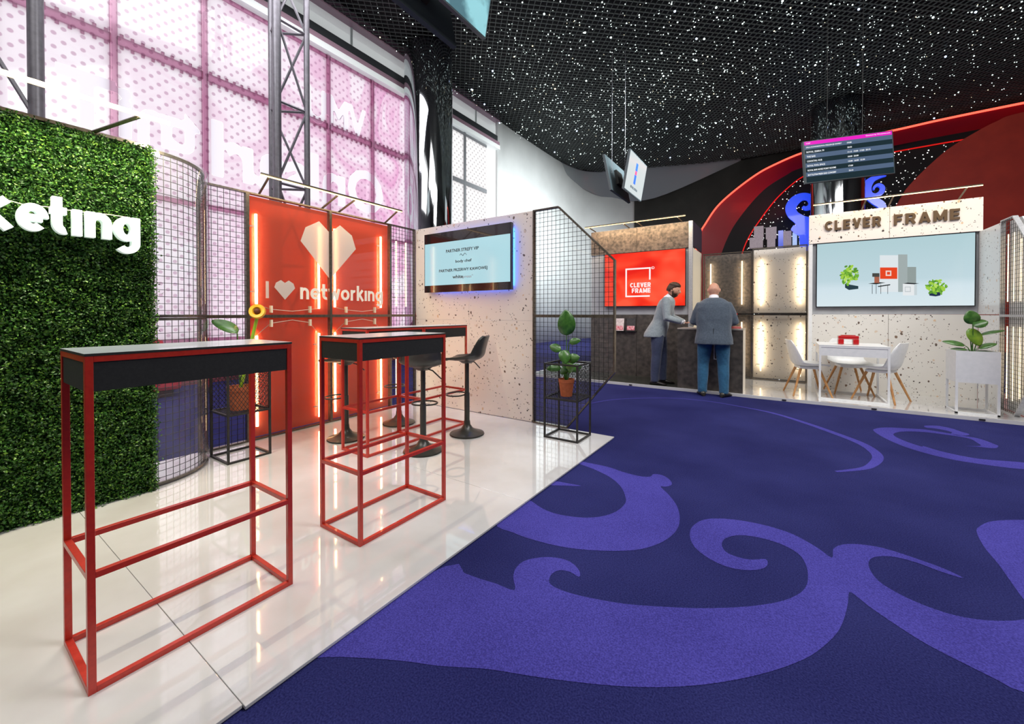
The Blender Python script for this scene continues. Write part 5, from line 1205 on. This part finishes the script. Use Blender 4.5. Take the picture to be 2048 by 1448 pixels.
    # hair / beard from an offset of the head ellipsoid
    def cap(nm, keep, off, m_, jit=.004, seed=1):
        rn_ = random.Random(seed); h = bmesh.new(); bmesh.ops.create_uvsphere(h, u_segments=36, v_segments=26, radius=1)
        bmesh.ops.delete(h, geom=[v for v in h.verts if not keep(*v.co)], context='VERTS')
        for v in h.verts:
            x, y_, z = v.co; q = off + rn_.uniform(-jit, jit); fl_ = min(1.22, (1.06 - z * z) ** -.11) if z > 0 else 1.0; w = (.078 * fl_ + q) * (1 - .22 * max(0, -z) ** 1.3); dd = (.096 if y_ > 0 else .102) * fl_ + q; yy = y_ * dd
            if z < 0 and y_ > 0: yy *= 1 - .12 * (-z)
            if y_ < 0 and z < -.2: yy *= 1 - .5 * (-z - .2)
            v.co = hc + sd_ * x * w + f * yy + up * (z * (.116 + q))
        me = bpy.data.meshes.new(nm); h.to_mesh(me); h.free(); me.materials.append(m_); o = bpy.data.objects.new(nm, me); COL.objects.link(o); o.parent = root
        me.polygons.foreach_set('use_smooth', [True] * len(me.polygons)); sdm = o.modifiers.new('s', 'SOLIDIFY'); sdm.thickness = .012; sdm.offset = -.6
    if hair == 'dark':
        hmn = noise_mat('brown_hair', '2e1c10', '4c301c', 90, .6)
        cap('hair', lambda x, y_, z: z > .30 + .30 * y_ and not (y_ > .74 and z < .52) and not (abs(x) > .8 and z < .2 and y_ > .1) or (y_ < -.30 and z > -.30) or (abs(x) > .55 and z > -.05 and -.2 < y_ < .12 and z < .4), .006, hmn, .0015)
        cap('hair_quiff', lambda x, y_, z: z > .55 and -.75 < y_ < .74, .011, hmn, .003, 3)
        cap('beard', lambda x, y_, z: (z < -.30 and y_ > .0 and not (abs(x) < .28 and -.50 < z < -.40) and z < -.30 - .25 * y_ * (abs(x) < .35)) or (abs(x) > .7 and -.1 < y_ < .22 and z < .0 and z > -.5), .004, hmn, .0015, 2)
    return root
# man in light blazer, side on, leaning towards the counter (frame: forward = +x)
Jm = dict(pelvis=(-.05, 0, .94), waist=(-.01, 0, 1.10), chest=(.07, 0, 1.32), neckbase=(.11, 0, 1.44), neck=(.15, 0, 1.485), headc=(.17, 0, 1.53), head=(.185, 0, 1.572), face=(1, -.12, -.25), headup=(.22, 0, 1),
          shoL=(.08, .185, 1.41), elbL=(.13, .225, 1.13), wriL=(.36, .14, 1.035), handL=(.46, .10, 1.045), shoR=(.08, -.185, 1.41), elbR=(.10, -.23, 1.12), wriR=(.345, -.16, 1.035), handR=(.45, -.13, 1.045),
          hipL=(-.05, .095, .90), kneL=(.0, .10, .50), ankL=(-.0, .10, .085), toeL=(.15, .12, .03), hipR=(-.05, -.095, .90), kneR=(-.07, -.11, .49), ankR=(-.10, -.12, .085), toeR=(.04, -.13, .03), soleL=.0, soleR=.0)
jk = [((-.115, 0, .79), .225, .18), ((-.10, 0, .86), .222, .18), ((-.06, 0, .95), .21, .165), ((-.01, 0, 1.08), .178, .135), ((.03, 0, 1.2), .19, .14), ((.065, 0, 1.32), .205, .14), ((.085, 0, 1.40), .20, .12), ((.10, 0, 1.445), .13, .085), ((.105, 0, 1.46), .078, .07)]
person('bearded man in a light grey blazer leaning at the counter', (-1.69, 7.04, BZ + .004), .12, Jm, ('9aa4a8', '8c969a', '3c4460', '343c56', '1c1714'), jk, .098, 'dark')
# man in dark jacket, back to camera (forward = +x rotated to face +y)
Jb = dict(pelvis=(-.02, 0, .93), waist=(.0, 0, 1.08), chest=(.03, 0, 1.30), neckbase=(.05, 0, 1.45), neck=(.075, 0, 1.51), headc=(.09, 0, 1.55), head=(.10, 0, 1.585), face=(1, 0, -.45), headup=(.4, 0, 1),
          shoL=(.03, .195, 1.35), elbL=(.05, .275, 1.12), wriL=(.27, .20, 1.07), handL=(.36, .17, 1.06), shoR=(.03, -.195, 1.35), elbR=(.05, -.275, 1.12), wriR=(.27, -.24, 1.07), handR=(.36, -.22, 1.06),
          hipL=(-.02, .11, .88), kneL=(.01, .14, .48), ankL=(-.03, .15, .085), toeL=(.10, .19, .03), hipR=(-.02, -.11, .88), kneR=(.01, -.13, .48), ankR=(-.03, -.14, .085), toeR=(.08, -.20, .03), soleL=0, soleR=0)
jk2 = [((-.03, 0, .78), .262, .19), ((-.02, 0, .86), .255, .185), ((-.01, 0, .97), .235, .165), ((.0, 0, 1.08), .235, .155), ((.015, 0, 1.2), .25, .155), ((.03, 0, 1.32), .245, .15), ((.035, 0, 1.39), .22, .13), ((.045, 0, 1.445), .15, .10), ((.05, 0, 1.475), .09, .08)]
person('bald man in a blue grey jacket and blue jeans, back turned', (-.86, 6.70, 0), PI / 2 + .12, Jb, ('4c5866', '414d5a', '1f5878', '2a6488', '2c2a22'), jk2, .098, 'bald')
# things at the hands
o = empty('phone', (-1.23, 7.16, 1.075), .4, 'grey mobile phone held by the bearded man', 'phone')
MB().box(-.035, .035, -.006, .006, -.06, .075).build('case', mat('phone_grey', '8c9498', .3), o, bevel=.004); o.rotation_euler = (.5, .3, .5)
tag(MB().box(-1.16, -1.04, 7.12, 7.26, 1.006, 1.10).build('red_box', mat('red_carton', 'b02030', .4), bevel=.008), 'small red box on the counter between the men', 'box')
tag(MB().box(-.66, -.53, 6.98, 7.12, 1.006, 1.035).build('leaflet_stack', mat('pink_paper', 'd07070', .5), bevel=.003), 'stack of reddish leaflets at the right counter end', 'leaflets')
